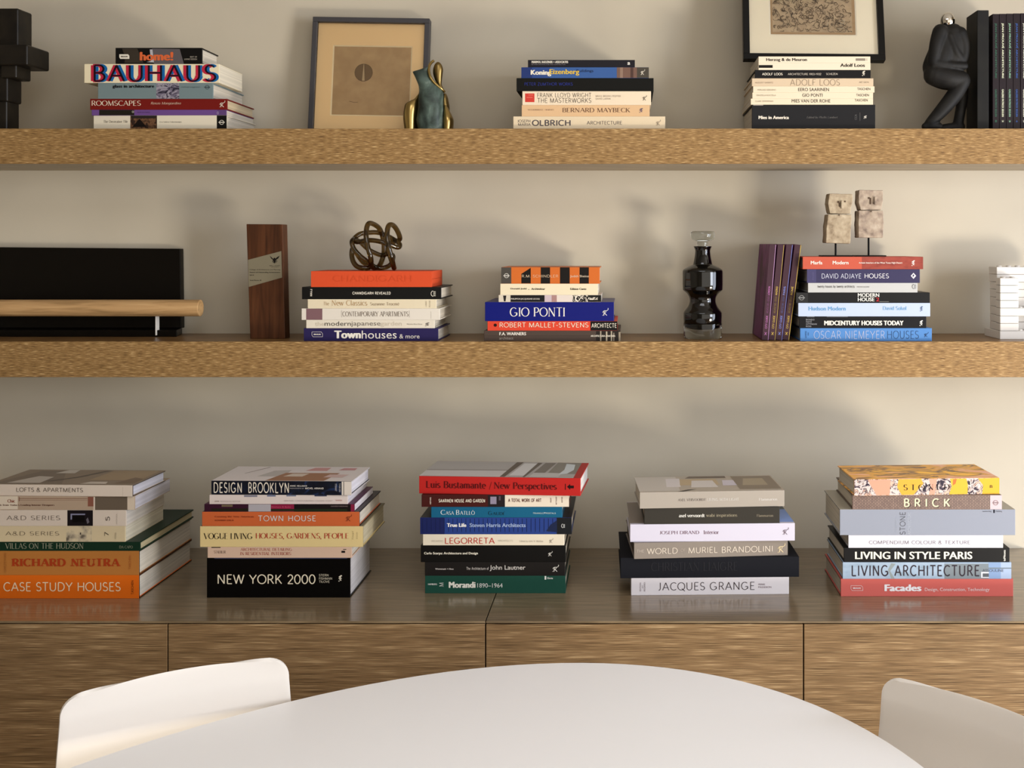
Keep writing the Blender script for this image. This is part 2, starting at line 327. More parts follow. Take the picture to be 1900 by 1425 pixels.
def credenza(x0, x1, label, dxs):
    t = thing('credenza', label, 'cabinet', ((x0 + x1) / 2, YC, 0), group='low oak credenzas along the wall'); c = (x0 + x1) / 2
    boxes('body', [(x0 - c + .003, x1 - c - .003, .022, YW - YC - .001, .09, ZC - .0045)], GAP, t)
    boxes('plinth', [(x0 - c + .03, x1 - c - .03, .06, YW - YC - .02, 0, .09)], GAP, t)
    boxes('top_panel', [(x0 - c + .001, x1 - c - .001, .0005, YW - YC - .001, ZC - .004, ZC)], CTOP, t, bevel=.0006)
    for i, (a, b) in enumerate(dxs):
        d = boxes('door', [(a - c + .0013, b - c - .0013, -.0005, .02, .1, ZC - .0058)], DOOR, t, bevel=.0006)
XS = [-1.508, -.892, -.276, .3405, .957]
credenza(XS[0], XS[2], 'left oak credenza with dark glossy top, under the orange-spined books', [(XS[0], XS[1]), (XS[1], XS[2])])
credenza(XS[2], XS[4], 'right oak credenza with dark glossy top, under the coral-spined book', [(XS[2], XS[3]), (XS[3], XS[4])])

# ------------------------------------------------------------------ books
class St:
    def __init__(s, ox, oy, sc_, Y, z, name, pl): s.ox, s.oy, s.s, s.Y, s.z, s.name, s.pl, s.zb = ox, oy, sc_, Y, z, name, pl, z
CREAM = (240, 226, 198); PAPER = (222, 212, 195); INK = (45, 40, 38); WHITE = (245, 238, 225)
def paper_mat(c):
    return noise_mat([tuple(int(v * .86) for v in c), c], (3, 3, 900), 1, 2, .8, lo=.3, hi=.7, g=.78)
def R_mark(p, x0, x1, y0, y1, m):
    q = lambda L: [(x0 + (x1 - x0) * a, y0 + (y1 - y0) * b) for a, b in L]; wd = (y1 - y0) * .062
    p.stroke(q([(.3, .42), (.22, .98)]), wd * 1.5, m, .0003)
    p.stroke(q([(.05, .62), (.12, .45), (.35, .35), (.56, .4), (.56, .55), (.4, .66), (.25, .68)]), wd, m, .0003)
    p.stroke(q([(.34, .66), (.5, .8), (.72, .98)]), wd * 1.3, m, .0003)
    p.stroke(q([(.5, .38), (.78, .34), (.95, .2), (.92, .02)]), wd, m, .0003)
    p.stroke(q([(0, .94), (.1, .98)]), wd, m, .0003)
def bar_ring(p, x0, x1, y0, y1, m):                       # ring crossed by a bar
    cy = (y0 + y1) / 2; r = (y1 - y0) / 2 * .9
    p.ring((x0 + x1) / 2, cy, r, r * .24, m, .0003); p.rect(x0, x1, cy - r * .2, cy + r * .2, m, .0003)
def blob_mark(p, x0, x1, y0, y1, m):                      # little colophon of dots and dashes
    q = lambda L: [(x0 + (x1 - x0) * a, y0 + (y1 - y0) * b) for a, b in L]; wd = (y1 - y0) * .13
    p.stroke(q([(.2, .35), (.95, .1)]), wd * 1.3, m, .0003); p.stroke(q([(.15, .55), (.9, .55)]), wd, m, .0003)
    p.stroke(q([(.6, .08), (.6, .6)]), wd, m, .0003); p.stroke(q([(.4, .7), (.8, .85)]), wd * 1.2, m, .0003); p.stroke(q([(.1, .92), (.35, .98)]), wd, m, .0003)
def tab_mark(p, x0, x1, y0, y1, m, m2, fill, t=None):     # rounded tab with a clipped corner
    P = [(x0, y0), (x1 - (x1 - x0) * .12, y0), (x1, y0 + (y1 - y0) * .35), (x1, y1), (x0 + (x1 - x0) * .1, y1), (x0, y1 - (y1 - y0) * .35)]
    if fill: p.poly(P, m, .0003)
    else: p.stroke(P + P[:1], (y1 - y0) * .07, m, .0003)
    p.text(t, x0 + (x1 - x0) * .17, x1 - (x1 - x0) * .17, y0 + (y1 - y0) * .36, y1 - (y1 - y0) * .36, m2, 'heavy', 0, .0005)
def dash_mark(p, x0, x1, y0, y1, m):                      # half ring and three dashes
    r = (y1 - y0) / 2; cx = x0 + r; cy = (y0 + y1) / 2
    p.stroke([(cx + r * math.cos(a) * .8, cy + r * math.sin(a)) for a in [math.pi * (.5 + k / 8) for k in range(9)]], r * .2, m, .0003)
    for k in range(4): p.rect(x0 + (x1 - x0) * .55, x1, y0 + (y1 - y0) * (.1 + .25 * k), y0 + (y1 - y0) * (.2 + .25 * k), m, .0003)
def book(S, x0, x1, y0, col, desc, texts=(), panels=(), marks=(), w=.17, hard=True, set=0., yaw=0., paper=PAPER, rough=.45, top=None, coverm=None, ends=None, pos=None, name='book', cat='book', th=.0026, side=None, topc=None):
    """a book lying flat: pixel edges of its spine in the stack's crop; the bottom is the top of the book below"""
    px = lambda x: S.ox + x / S.s; py = lambda y: S.oy + y / S.s
    Y = S.Y + set; xa, xb = X(px(x0), Y), X(px(x1), Y); z0, z1 = S.z, Z(py(y0), S.Y); S.z = z1
    xc = (xa + xb) / 2; L = (xb - xa) / 2; h = z1 - z0
    t = thing(name, f'{desc}, {pos} {S.name}', cat, (xc, Y, z0), (0, 0, math.radians(yaw)), 'books in the ' + S.pl)
    cm = coverm or mat(col, rough)
    if not hard: th = .0011
    e = .0004 if not hard else .003
    V, Fc = [], []
    prof = [(0, 0), (w, 0), (w, th), (.004, th), (.004, h - th), (w, h - th), (w, h), (0, h)]
    V = [(-L, y, z) for y, z in prof] + [(L, y, z) for y, z in prof]; n = 8
    Fc = [tuple(reversed((0, 1, 2, 3))), tuple(reversed((0, 3, 4, 7))), tuple(reversed((4, 5, 6, 7)))]
    Fc = [(0, 3, 2, 1), (0, 7, 4, 3), (7, 6, 5, 4)]; Fc = [tuple(reversed(f)) for f in Fc] ; Fc = [tuple(f) for f in Fc]
    Fc += [tuple(n + i for i in reversed(f)) for f in Fc]
    Fc += [(i, (i + 1) % n, n + (i + 1) % n, n + i) for i in range(n)]
    o = mesh('cover', V, Fc, cm, t)
    bm = bmesh.new(); bm.from_mesh(o.data); bmesh.ops.recalc_face_normals(bm, faces=bm.faces); bm.to_mesh(o.data); bm.free()
    if side or topc:
        o.data.materials.append(mat(side or col, rough)); o.data.materials.append(mat(topc or col, .4))
        for f in o.data.polygons:
            if abs(f.normal.x) > .9 and side: f.material_index = 1
            elif f.normal.z > .9 and f.center.z > h - 1e-4 and topc: f.material_index = 2
    b = o.modifiers.new('bevel', 'BEVEL'); b.width = .0007; b.segments = 2; b.limit_method = 'ANGLE'; b.affect = 'EDGES'
    boxes('page_block', [(-L + e, L - e, .0042, w - (.004 if hard else .0004), th + .0001, h - th - .0001)], paper_mat(paper), t)
    fx = lambda x: X(px(x), Y) - xc; fz = lambda y: Z(py(y), S.Y) - z0
    if panels:
        one = len(panels) > 12; p = Print(fx, fz, -.0001)
        for iq, q in enumerate(panels):
            if not one: p = Print(fx, fz, -.00008 - .00002 * iq)
            m = q[-1] if not isinstance(q[-1], tuple) else mat(q[-1], rough)
            if isinstance(q[0], list): p.poly(q[0], m, 8e-6 * iq if one else 0)
            else:
                xx0, xx1, yy0, yy1 = q[:4]; n0 = len(p.V)
                p.rect(xx0, xx1, yy0 if yy0 is not None else y0, yy1 if yy1 is not None else y0 + 1, m, 8e-6 * iq if one else 0)
                if yy1 is None:                        # down to the bottom of the spine
                    for k in (2, 3): v = p.V[n0 + k]; p.V[n0 + k] = (v[0], v[1], .0004)
                    for k in (0, 1): v = p.V[n0 + k]; p.V[n0 + k] = (v[0], v[1], min(v[2], h - .0004))
            if not one: p.build('spine_panel', t)
        if one: p.build('spine_print', t)
    if texts:
        for i, q in enumerate(texts):
            p = Print(fx, fz, -.00042)
            p.text(q[0], *q[1:5], mat(q[5], .5), q[6], q[7] if len(q) > 7 else 0, .00002 * i)
            p.build('spine_lettering' if i else 'title_lettering', t)
    if marks:
        p = Print(fx, fz, -.0003)
        for q in marks: q[0](p, *q[1:5], mat(q[5], .5), *[mat(v, .5) if isinstance(v, tuple) else v for v in q[6:]])
        p.build('publisher_mark', t)
    if top:                                            # printed front cover: (u0,u1,v0,v1,colour) over length and width
        p = Print(lambda x: x, lambda y: y, 0)
        for i, q in enumerate(top):
            P = q[0] if isinstance(q[0], list) else [(q[0], q[2]), (q[1], q[2]), (q[1], q[3]), (q[0], q[3])]
            n = len(p.V); m = q[-1] if not isinstance(q[-1], tuple) else mat(q[-1], .35, gain=.92)
            p.V += [(-L + 2 * L * u, w * v, h + .0001 + .00004 * i) for u, v in P]; p.F.append(tuple(range(n, n + len(P)))); p.fm.append(p._mi(m))
        p.build('cover_picture', t)
    return t
GR = (120, 112, 100)
PHOTO1 = noise_mat([(40, 36, 52), (120, 112, 130), (170, 165, 175), (60, 52, 70)], (60, 60, 90), 1, 4, .45, dist=1.5, lo=.35, hi=.65, g=.7)
BRN = noise_mat([(70, 48, 32), (120, 84, 58), (50, 32, 24)], (90, 90, 90), 1, 2, .5, lo=.4, hi=.6, g=.7)
BW = noise_mat([(28, 26, 26), (40, 36, 34), (225, 215, 195), (232, 222, 205)], (130, 90, 130), 1, 3, .5, dist=2., lo=.44, hi=.6, g=.75)

# upper shelf, left stack
S = St(130, 70, 5.135, 2.487, ZU, 'of upper-shelf left stack', 'left stack on the upper shelf')
book(S, 218, 1497, 740, (236, 226, 203), 'white book with a dark patterned square on its spine', [('The Decorative Tile', 315, 548, 785, 810, GR, 'serif'), ('Eva Soltesz Fahrenwagen', 855, 1065, 797, 812, (90, 85, 78), 'serif')],
     [(572, 822, None, None, BRN), (822, 828, None, None, (60, 40, 30)), ([(590, 850), (660, 770), (730, 850)], (34, 24, 20)), (1402, 1497, None, None, (28, 26, 24)), (580, 820, 742, 768, (52, 44, 40))], [(bar_ring, 1420, 1478, 785, 830, (225, 220, 205))], pos='bottom', w=.185, yaw=-1)
book(S, 205, 1488, 686, (112, 78, 142), 'thin purple book with a black panel', [('ARNE JACOBSEN', 640, 762, 706, 720, (80, 56, 100), 'sans')], [(278, 612, None, None, (44, 40, 30)), (1405, 1488, None, None, (98, 70, 122))], [(dash_mark, 590, 610, 696, 716, (235, 230, 215)), (dash_mark, 1398, 1418, 704, 730, (190, 170, 205))], pos='second from bottom', hard=False, w=.18)
book(S, 190, 1497, 582, (120, 26, 20), 'dark red book with white serif capitals', [('ROOMSCAPES', 205, 675, 600, 648, (245, 230, 205), 'serif'), ('Renzo Mongiardino', 770, 1058, 612, 642, (235, 205, 180), 'ital')], (), [(R_mark, 1425, 1480, 598, 662, (245, 235, 215))], pos='third from bottom', w=.18, paper=(215, 195, 160))
book(S, 265, 1362, 430, (122, 140, 142), 'grey-blue book with a small photo mid-spine', [('glass in architecture', 405, 803, 448, 485, (28, 28, 30), 'heavy'), ('michael wigginton', 1060, 1240, 462, 480, (90, 104, 108), 'sans')], [(822, 1040, None, None, PHOTO1)], [(bar_ring, 1280, 1335, 452, 492, (60, 70, 75))], pos='fourth from bottom', w=.2)
RED, BLU, DRK, TEA = (196, 40, 66), (20, 104, 170), (36, 16, 40), (40, 110, 105)
book(S, 135, 1420, 250, (246, 232, 196), 'thick cream paperback with huge red-blue capitals',
     [('BAUHAUS', 232, 1418, 251, 425, BLU, 'fat'), ('BAUHAUS', 200, 1384, 251, 425, RED, 'fat'), ('BAUHAUS', 225, 1393, 255, 421, DRK, 'fatcore')], pos='second from top', w=.15, hard=False, paper=(232, 222, 200))
book(S, 432, 1258, 96, (24, 22, 20), 'small black book with an orange title', [('home!', 665, 985, 135, 218, (224, 108, 60), 'heavy'), ('BEST OF', 1145, 1210, 176, 190, (190, 180, 165), 'sans'), ('LIVING DESIGN', 1090, 1210, 198, 212, (190, 180, 165), 'sans')],
     [([(495, 104), (640, 104), (700, 240), (520, 240), (525, 180)], (66, 58, 48)), ([(780, 104), (1045, 108), (1085, 250), (800, 250)], (98, 92, 94)), ([(760, 112), (785, 112), (800, 236), (730, 232), (770, 222)], (190, 188, 192))], [(tab_mark, 470, 566, 158, 202, (240, 232, 215), (60, 50, 45), True, 'BRAUN')], pos='topmost', w=.1)

# upper shelf, middle stack
S = St(930, 90, 5.758, 2.487, ZU, 'of upper-shelf middle stack', 'middle stack on the upper shelf')
GRY = (92, 84, 86)
book(S, 128, 1752, 725, (236, 216, 182), 'long cream book with grey art nouveau capitals', [('JOSEPH', 175, 312, 760, 792, GRY, 'geo'), ('MARIA', 182, 315, 797, 826, GRY, 'geo'), ('OLBRICH', 328, 742, 762, 828, GRY, 'geob'), ('ARCHITECTURE', 915, 1290, 775, 813, GRY, 'geo')], (), [(R_mark, 1655, 1706, 760, 822, (150, 135, 115))], pos='bottom', w=.2)
book(S, 218, 1585, 604, (232, 192, 146), 'peach book with brown spaced serif capitals', [('WOODBRIDGE / BARNES', 285, 565, 646, 664, (150, 118, 92), 'serif'), ('BERNARD MAYBECK', 655, 1378, 635, 682, (105, 72, 55), 'serif')], (), [(blob_mark, 1472, 1515, 636, 684, (90, 75, 105))], pos='second from bottom', w=.19)
book(S, 225, 1600, 456, (246, 226, 196), 'white book with a red spine square', [('FRANK LLOYD WRIGHT', 388, 962, 475, 522, (58, 46, 40), 'deco'), ('THE MASTERWORKS', 388, 962, 530, 581, (58, 46, 40), 'deco'), ('BRUCE BROOKS PFEIFFER', 1010, 1278, 500, 518, (160, 140, 120), 'geo'), ('DAVID LARKIN', 1010, 1168, 529, 546, (160, 140, 120), 'geo')], [(255, 355, 480, 573, (214, 66, 54)), (272, 335, 520, 526, (240, 130, 110)), (290, 340, 495, 500, (240, 130, 110))], [(R_mark, 1510, 1558, 498, 555, (70, 58, 52))], pos='third from bottom', w=.2)
book(S, 163, 1628, 316, (30, 29, 24), 'black cloth book with blue lettering', [('PETER ZUMTHOR WORKS', 248, 765, 362, 398, (40, 48, 120), 'geob')], pos='fourth from bottom', w=.19, rough=.8)
book(S, 215, 1577, 200, (60, 96, 156), 'blue book with white and yellow lettering', [('Koning', 315, 535, 230, 297, (246, 236, 215), 'heavy'), ('Buildings', 805, 985, 225, 260, (26, 36, 66), 'sans'), ('Eizenberg', 515, 834, 222, 290, (236, 196, 70), 'bold')],
     [(215, 330, None, None, (38, 58, 118)), (330, 520, None, None, (48, 76, 138)), (1235, 1450, None, None, (122, 92, 78)), (1270, 1300, None, None, (150, 122, 104)), (1380, 1412, None, None, (84, 60, 52)), (1450, 1577, None, None, (76, 70, 60))], [(R_mark, 1490, 1536, 222, 282, (240, 230, 210))], pos='second from top', w=.17)
book(S, 285, 1428, 122, (36, 33, 42), 'slim navy-black book with small white capitals', [('MARMOL RADZINER + ASSOCIATES', 325, 715, 133, 156, (240, 232, 215), 'heavy'), ('BETWEEN ARCHITECTURE AND CONSTRUCTION', 325, 685, 164, 176, (130, 124, 128), 'sans'), ('a', 1348, 1378, 145, 175, (225, 220, 210), 'heavy')], pos='topmost', w=.16, hard=False)

# upper shelf, stack that carries the black frame
S = St(1360, 0, 5.7, 2.487, ZU, 'of stack under black frame', 'stack under the black picture frame')
book(S, 200, 1505, 1107, (40, 40, 43), 'thick black book with small white bold title', [('Mies in America', 270, 592, 1225, 1260, (242, 232, 215), 'heavy'), ('Edited by Phyllis Lambert', 780, 1107, 1230, 1257, (120, 116, 112), 'ital'), ('CCA', 1287, 1310, 1210, 1268, (110, 108, 106), 'sans', 90)], [(1342, 1345, 1190, 1278, (110, 108, 106)), (215, 320, 1107, 1116, (170, 160, 150))], [(blob_mark, 1378, 1416, 1222, 1254, (235, 228, 215))], pos='bottom', w=.2)
TC = (246, 230, 200)
for x0, x1, y0, d, T, a, b, ya, yb, L, la, lb, ly, ta, tb, ty, ps in (
        (188, 1482, 1042, 'slim cream paperback, lowest of three alike', 'MIES VAN DER ROHE', 622, 1030, 1050, 1085, 'CLAIRE ZIMMERMAN', 235, 425, 1063, 1288, 1425, 1047, 'second from bottom'),
        (205, 1482, 978, 'slim cream paperback, middle of three alike', 'GIO PONTI', 733, 948, 990, 1024, 'GRAZIELLA ROCCELLA', 248, 455, 1000, 1303, 1438, 993, 'third from bottom'),
        (213, 1497, 912, 'slim cream paperback, highest of three alike', 'EERO SAARINEN', 690, 1015, 930, 964, 'PIERLUIGI SERRAINO', 260, 455, 943, 1315, 1452, 928, 'fourth from bottom')):
    book(S, x0, x1, y0, TC, d, [(T, a, b, ya, yb, INK, 'sans'), (L, la, lb, ly, ly + 16, (170, 155, 132), 'sans'), ('TASCHEN', ta, tb, ty, ty + 26, (70, 60, 54), 'sans')], pos=ps, w=.19, hard=False)
book(S, 200, 1485, 828, (228, 204, 172), 'beige book with thin tall capitals', [('ADOLF LOOS', 605, 1130, 838, 905, (130, 112, 92), 'thin'), ('AUGUST SARNITZ', 235, 425, 866, 882, (160, 138, 114), 'geo'), ('ART DATA', 1335, 1437, 862, 878, (140, 120, 100), 'geo')], pos='fifth from bottom', w=.18)
book(S, 232, 1457, 740, (30, 28, 30), 'slim black book with white spaced capitals', [('ADOLF LOOS', 308, 525, 770, 797, (240, 230, 212), 'geob'), ('ARCHITECTURE 1903-1932', 580, 932, 773, 795, (225, 214, 198), 'geo'), ('SCHEZEN', 985, 1105, 772, 793, (225, 214, 198), 'geo')], (), [(blob_mark, 1362, 1398, 746, 802, (240, 230, 212))], pos='third from top', w=.17)
book(S, 270, 1455, 665, (247, 232, 206), 'white paperback with a black end tab', [('Adolf Loos', 1135, 1396, 672, 708, INK, 'bold')], [(273, 420, 688, 718, (34, 30, 28))], [], pos='second from top', w=.17, hard=False)
book(S, 270, 1453, 597, (247, 232, 206), 'white paperback with a small grey tag', [('Herzog & de Meuron', 352, 783, 615, 656, INK, 'bold')], [(1297, 1400, 617, 643, (150, 138, 124)), (1410, 1420, 617, 643, (200, 186, 166))], pos='topmost', w=.17, hard=False)
ZF2 = S.z

# lower shelf, stack with the glass knot
S = St(430, 390, 4.419, 2.4875, ZM, 'of stack under glass knot', 'stack under the glass knot')
book(S, 590, 1693, 968, (50, 42, 96), 'indigo book with large white bold and light title', [('Town', 840, 1060, 987, 1052, (246, 240, 228), 'heavy'), ('houses', 1066, 1352, 987, 1053, (240, 234, 224), 'sans'), ('& more', 1375, 1540, 1017, 1052, (235, 228, 218), 'sans')], (), [(tab_mark, 658, 745, 998, 1038, (225, 218, 212), (235, 228, 218), False, 'BRAUN')], pos='bottom', w=.165)
book(S, 610, 1663, 900, (238, 228, 208), 'white book with two-tone grey lowercase title', [('the', 685, 757, 915, 948, (214, 202, 180), 'sans'), ('modern', 762, 977, 912, 948, (74, 68, 62), 'sans'), ('japanese', 980, 1220, 912, 958, (120, 112, 102), 'sans'), ('garden', 1222, 1395, 912, 958, (214, 202, 180), 'sans'), ('Michiko Rico Nose', 1437, 1562, 929, 939, (150, 140, 126), 'sans')], (), [(blob_mark, 1582, 1622, 920, 950, (90, 80, 74))], pos='second from bottom', w=.165)
book(S, 572, 1706, 806, (238, 229, 214), 'white paperback with a mauve spine block', [('[CONTEMPORARY APARTMENTS]', 900, 1458, 825, 876, (110, 96, 84), 'serif')], [(610, 743, None, None, (134, 100, 104)), (1632, 1635, 830, 890, (190, 180, 165))], pos='third from bottom', w=.165)
book(S, 622, 1678, 730, (240, 225, 193), 'cream book with a tan serif title', [('The', 752, 800, 750, 780, (196, 166, 128), 'serif'), ('New Classics', 820, 1112, 738, 782, (190, 156, 114), 'serif'), ('Suzanne Trocmé', 1137, 1375, 755, 781, (160, 136, 108), 'serif'), ('CLARKSON', 1588, 1600, 745, 788, (150, 130, 105), 'serif', 90), ('POTTER', 1618, 1630, 742, 795, (150, 130, 105), 'serif', 90)], pos='fourth from bottom', w=.16)
book(S, 575, 1717, 630, (30, 29, 27), 'black book with small white pixel capitals', [('CHANDIGARH REVEALED', 990, 1303, 668, 692, (240, 232, 215), 'narb'), ('FYNN', 643, 661, 648, 705, (235, 226, 210), 'narb', -90)], (), [(dash_mark, 1630, 1672, 662, 706, (240, 232, 215))], pos='second from top', w=.165)
book(S, 650, 1640, 500, (226, 84, 44), 'plain bright orange slipcased book', [('CHANDIGARH', 830, 1480, 535, 585, (219, 80, 41), 'serif')], pos='topmost', w=.14, paper=(226, 84, 44), rough=.6, th=.0174)
ZK = S.z

# lower shelf, middle stack
S = St(880, 480, 6.552, 2.4875, ZM, 'of stack left of the decanter', 'stack between knot and decanter')
book(S, 118, 1778, 875, (82, 68, 60), 'dark brown book with white small title', [('F.A. WARNERS', 305, 630, 893, 931, (246, 238, 225), 'bold'), ('architect', 305, 475, 950, 982, (180, 168, 156), 'sans'), ('ARCHITECTURA & NATURA', 1415, 1715, 928, 950, (240, 230, 212), 'bold')],
     [(1480, 1778, None, None, (52, 44, 40)), (1530, 1545, 880, 1000, (170, 158, 138)), (1600, 1618, 885, 1000, (190, 176, 152)), (1660, 1676, 880, 1000, (180, 168, 145)), (1690, 1702, 900, 1000, (150, 138, 120)), (1755, 1778, 890, 1000, (160, 146, 124)), (118, 1480, 936, 940, (62, 52, 46))], pos='bottom', w=.19)
book(S, 160, 1738, 759, (226, 74, 50), 'red-orange book with black right end', [('ROBERT MALLET-STEVENS', 308, 1388, 775, 836, (246, 226, 200), 'geo'), ('ARCHITECTE', 1425, 1728, 785, 840, (246, 236, 215), 'nar')], [(1412, 1738, None, None, (30, 27, 27)), ([(255 + 21 * math.cos(k * .63), 808 + 20 * math.sin(k * .63)) for k in range(10)], (60, 20, 18))], pos='second from bottom', w=.19)
book(S, 130, 1698, 527, (20, 30, 132), 'thick royal blue book with serif title', [('GIO PONTI', 432, 1102, 592, 704, (246, 240, 230), 'serif')], (), [(R_mark, 1558, 1632, 598, 692, (240, 236, 230))], pos='third from bottom', w=.19, rough=.3)
book(S, 297, 1542, 441, (236, 222, 210), 'slim black and floral paperback', [('PHILIPPON JACQUELINE LECOQ', 445, 795, 480, 502, (220, 212, 200), 'bold')], [(297, 440, None, None, (226, 214, 192)), ([(350, 448), (390, 448), (380, 520), (360, 520)], (50, 46, 44)), (440, 855, None, None, (38, 36, 36)), (855, 940, None, None, (212, 192, 196)), (940, 1003, None, None, (178, 138, 132)), (1195, 1380, None, None, BW), (1380, 1542, None, None, (40, 40, 36)), (1385, 1500, 470, 500, BW)], pos='third from top', w=.15, hard=False)
book(S, 315, 1502, 304, (246, 231, 196), 'cream paperback with small black type', [('Donald Judd', 442, 635, 355, 379, INK, 'bold'), ('.', 658, 668, 371, 379, INK, 'bold'), ('Architektur', 695, 862, 355, 379, INK, 'bold'), ('Edition Cantz', 1168, 1363, 355, 380, INK, 'bold')], pos='second from top', w=.15, hard=False)
BK = (36, 30, 26)
book(S, 328, 1525, 103, (216, 112, 46), 'orange book with black vertical blocks', [('R.M. SCHINDLER', 580, 1020, 195, 228, (240, 214, 180), 'deco'), ('Judith Sheine', 1165, 1392, 198, 234, (240, 218, 190), 'sans')], [(328, 450, None, None, (78, 73, 66)), ([(572, 185), (687, 110), (687, 300), (572, 300)], BK), (808, 922, None, None, BK), (1042, 1160, None, None, BK), (1280, 1393, None, None, BK)], [(bar_ring, 355, 428, 178, 235, (226, 220, 208))], pos='topmost', w=.15)

# lower shelf, stack with the stone figures
S = St(1460, 340, 4.597, 2.485, ZM, 'of stack under stone figures', 'stack under the stone figures')
book(S, 113, 1237, 1236, (88, 142, 206), 'blue book with thin white and dark capitals', [('OSCAR NIEMEYER', 230, 835, 1258, 1328, (205, 208, 232), 'thin'), ('HOUSES', 858, 1125, 1258, 1326, (40, 58, 96), 'thin'), ('ALAN WEINTRAUB', 155, 168, 1262, 1320, (40, 58, 96), 'sans', 90), ('HESS', 178, 187, 1272, 1300, (40, 58, 96), 'sans', 90)], (), [(R_mark, 1170, 1208, 1268, 1312, (40, 58, 100))], pos='bottom', w=.185)
book(S, 105, 1190, 1136, (28, 28, 33), 'black book with heavy white capitals', [('MIDCENTURY HOUSES TODAY', 318, 995, 1172, 1212, (246, 240, 226), 'heavy'), ('BIONDO', 163, 235, 1157, 1170, (170, 170, 175), 'sans'), ('MATZ', 163, 212, 1176, 1189, (170, 170, 175), 'sans'), ('OTTMANN', 163, 255, 1195, 1208, (170, 170, 175), 'sans'), ('ROSS', 163, 208, 1214, 1227, (170, 170, 175), 'sans')], [(170, 235, 1136, 1142, (120, 122, 128)), (340, 520, 1136, 1141, (120, 122, 128))], [(blob_mark, 1128, 1160, 1166, 1216, (240, 238, 230))], pos='second from bottom', w=.185)
book(S, 97, 1223, 1021, (200, 214, 240), 'pale blue book with sky-blue title', [('Hudson Modern', 185, 502, 1052, 1086, (112, 168, 214), 'bold'), ('David Sokol', 818, 1020, 1050, 1082, (130, 178, 218), 'serifb')], (), [(blob_mark, 1133, 1160, 1047, 1092, (90, 110, 140))], pos='third from bottom', w=.185)
book(S, 80, 1220, 932, (36, 36, 37), 'black book with a red digit', [('MODERN', 605, 788, 938, 970, (240, 238, 230), 'bold'), ('HOUSE', 605, 746, 975, 1007, (240, 238, 230), 'bold'), ('2', 760, 788, 975, 1007, (190, 44, 50), 'bold')], [(80, 180, None, None, (52, 52, 52)), (790, 870, 1009, 1012, (150, 150, 145))], [(bar_ring, 98, 153, 955, 998, (150, 150, 148))], pos='fourth from bottom', w=.185)
book(S, 180, 1115, 850, (206, 206, 203), 'light grey book with small condensed title', [('twenty houses by twenty architects', 262, 578, 870, 896, (70, 66, 62), 'nar'), ('MERCEDES DAGUERRE', 597, 703, 879, 889, (110, 106, 102), 'sans')], (), [(dash_mark, 1065, 1102, 862, 900, (110, 110, 112))], pos='third from top', w=.16)
book(S, 172, 1135, 733, (64, 60, 94), 'purple-navy book with pale sans capitals', [('DAVID ADJAYE', 297, 633, 770, 813, (205, 206, 222), 'geo'), ('HOUSES', 663, 870, 770, 811, (236, 234, 238), 'geo'), ('PETER ALLISON', 215, 230, 758, 825, (110, 106, 150), 'sans', 90)], [(172, 250, None, None, (76, 72, 110)), ([(1080, 764), (1103, 790), (1080, 816), (1057, 790)], (238, 236, 236)), ([(1078, 776), (1088, 786), (1076, 800), (1070, 792)], (64, 60, 94))], pos='second from top', w=.17)
MARFA = noise_mat([(150, 62, 52), (188, 82, 66), (200, 92, 74)], (40, 40, 120), 1, 5, .5, lo=.3, hi=.6, g=.46)
book(S, 135, 1162, 627, (206, 96, 74), 'coral book with a darker mottled right half', [('Marfa', 203, 303, 662, 692, (250, 238, 226), 'bold'), ('Modern', 390, 526, 662, 692, (250, 238, 226), 'bold'), ('Artistic Interiors of the West Texas High Desert', 613, 985, 671, 690, (246, 226, 214), 'bold')], [(640, 1162, None, None, MARFA)], [(blob_mark, 1060, 1092, 655, 704, (248, 236, 228))], pos='topmost', w=.17)
ZI = S.z

# credenza, leftmost stack
S = St(0, 860, 5.0, 2.313, ZC, 'of leftmost credenza stack', 'leftmost stack on the credenza')
OB = (90, 40, 15)
book(S, -330, 1290, 1036, (228, 108, 22), 'thick bright orange book with rounded cream capitals', [('CASE STUDY HOUSES', 33, 1120, 1100, 1186, (250, 224, 186), 'geo'), ('TASCHEN', 1218, 1240, 1085, 1215, OB, 'sans', 90)], pos='bottom', w=.28, side=(44, 32, 22))
book(S, -330, 1290, 811, (188, 122, 58), 'thick tan book with rust-red slab capitals', [('RICHARD NEUTRA', 108, 1120, 880, 956, (172, 62, 26), 'slab'), ('TASCHEN', 1195, 1216, 855, 980, (170, 90, 40), 'sans', 90), ('COMPLETE WORKS', 38, 60, 830, 1010, (165, 100, 45), 'sans', 90)], pos='second from bottom', w=.28, side=(72, 50, 32))
book(S, -260, 1300, 727, (22, 58, 40), 'thin dark green book with grey serif capitals', [('VILLAS ON THE HUDSON', 48, 775, 738, 791, (160, 160, 136), 'serif'), ('DA CAPO', 1108, 1232, 762, 787, (150, 150, 126), 'serif')], pos='third from bottom', w=.285, paper=(205, 190, 150))
AD = noise_mat([(222, 204, 168), (190, 176, 150), (110, 100, 86)], (50, 50, 50), 1, 3, .5, lo=.45, hi=.7, g=.7)
book(S, -210, 1162, 580, (226, 207, 168), 'cream paperback marked with the digit 7', [('A&D SERIES', 52, 550, 630, 668, (110, 96, 78), 'deco'), ('7', 970, 1010, 635, 672, (80, 70, 60), 'geo', 90), ('MONSA', 1063, 1080, 640, 700, (180, 165, 135), 'sans', 90)], [(615, 852, None, None, AD), (742, 752, 640, 660, (50, 44, 40))], pos='fourth from bottom', w=.19, hard=False, paper=(225, 215, 190))
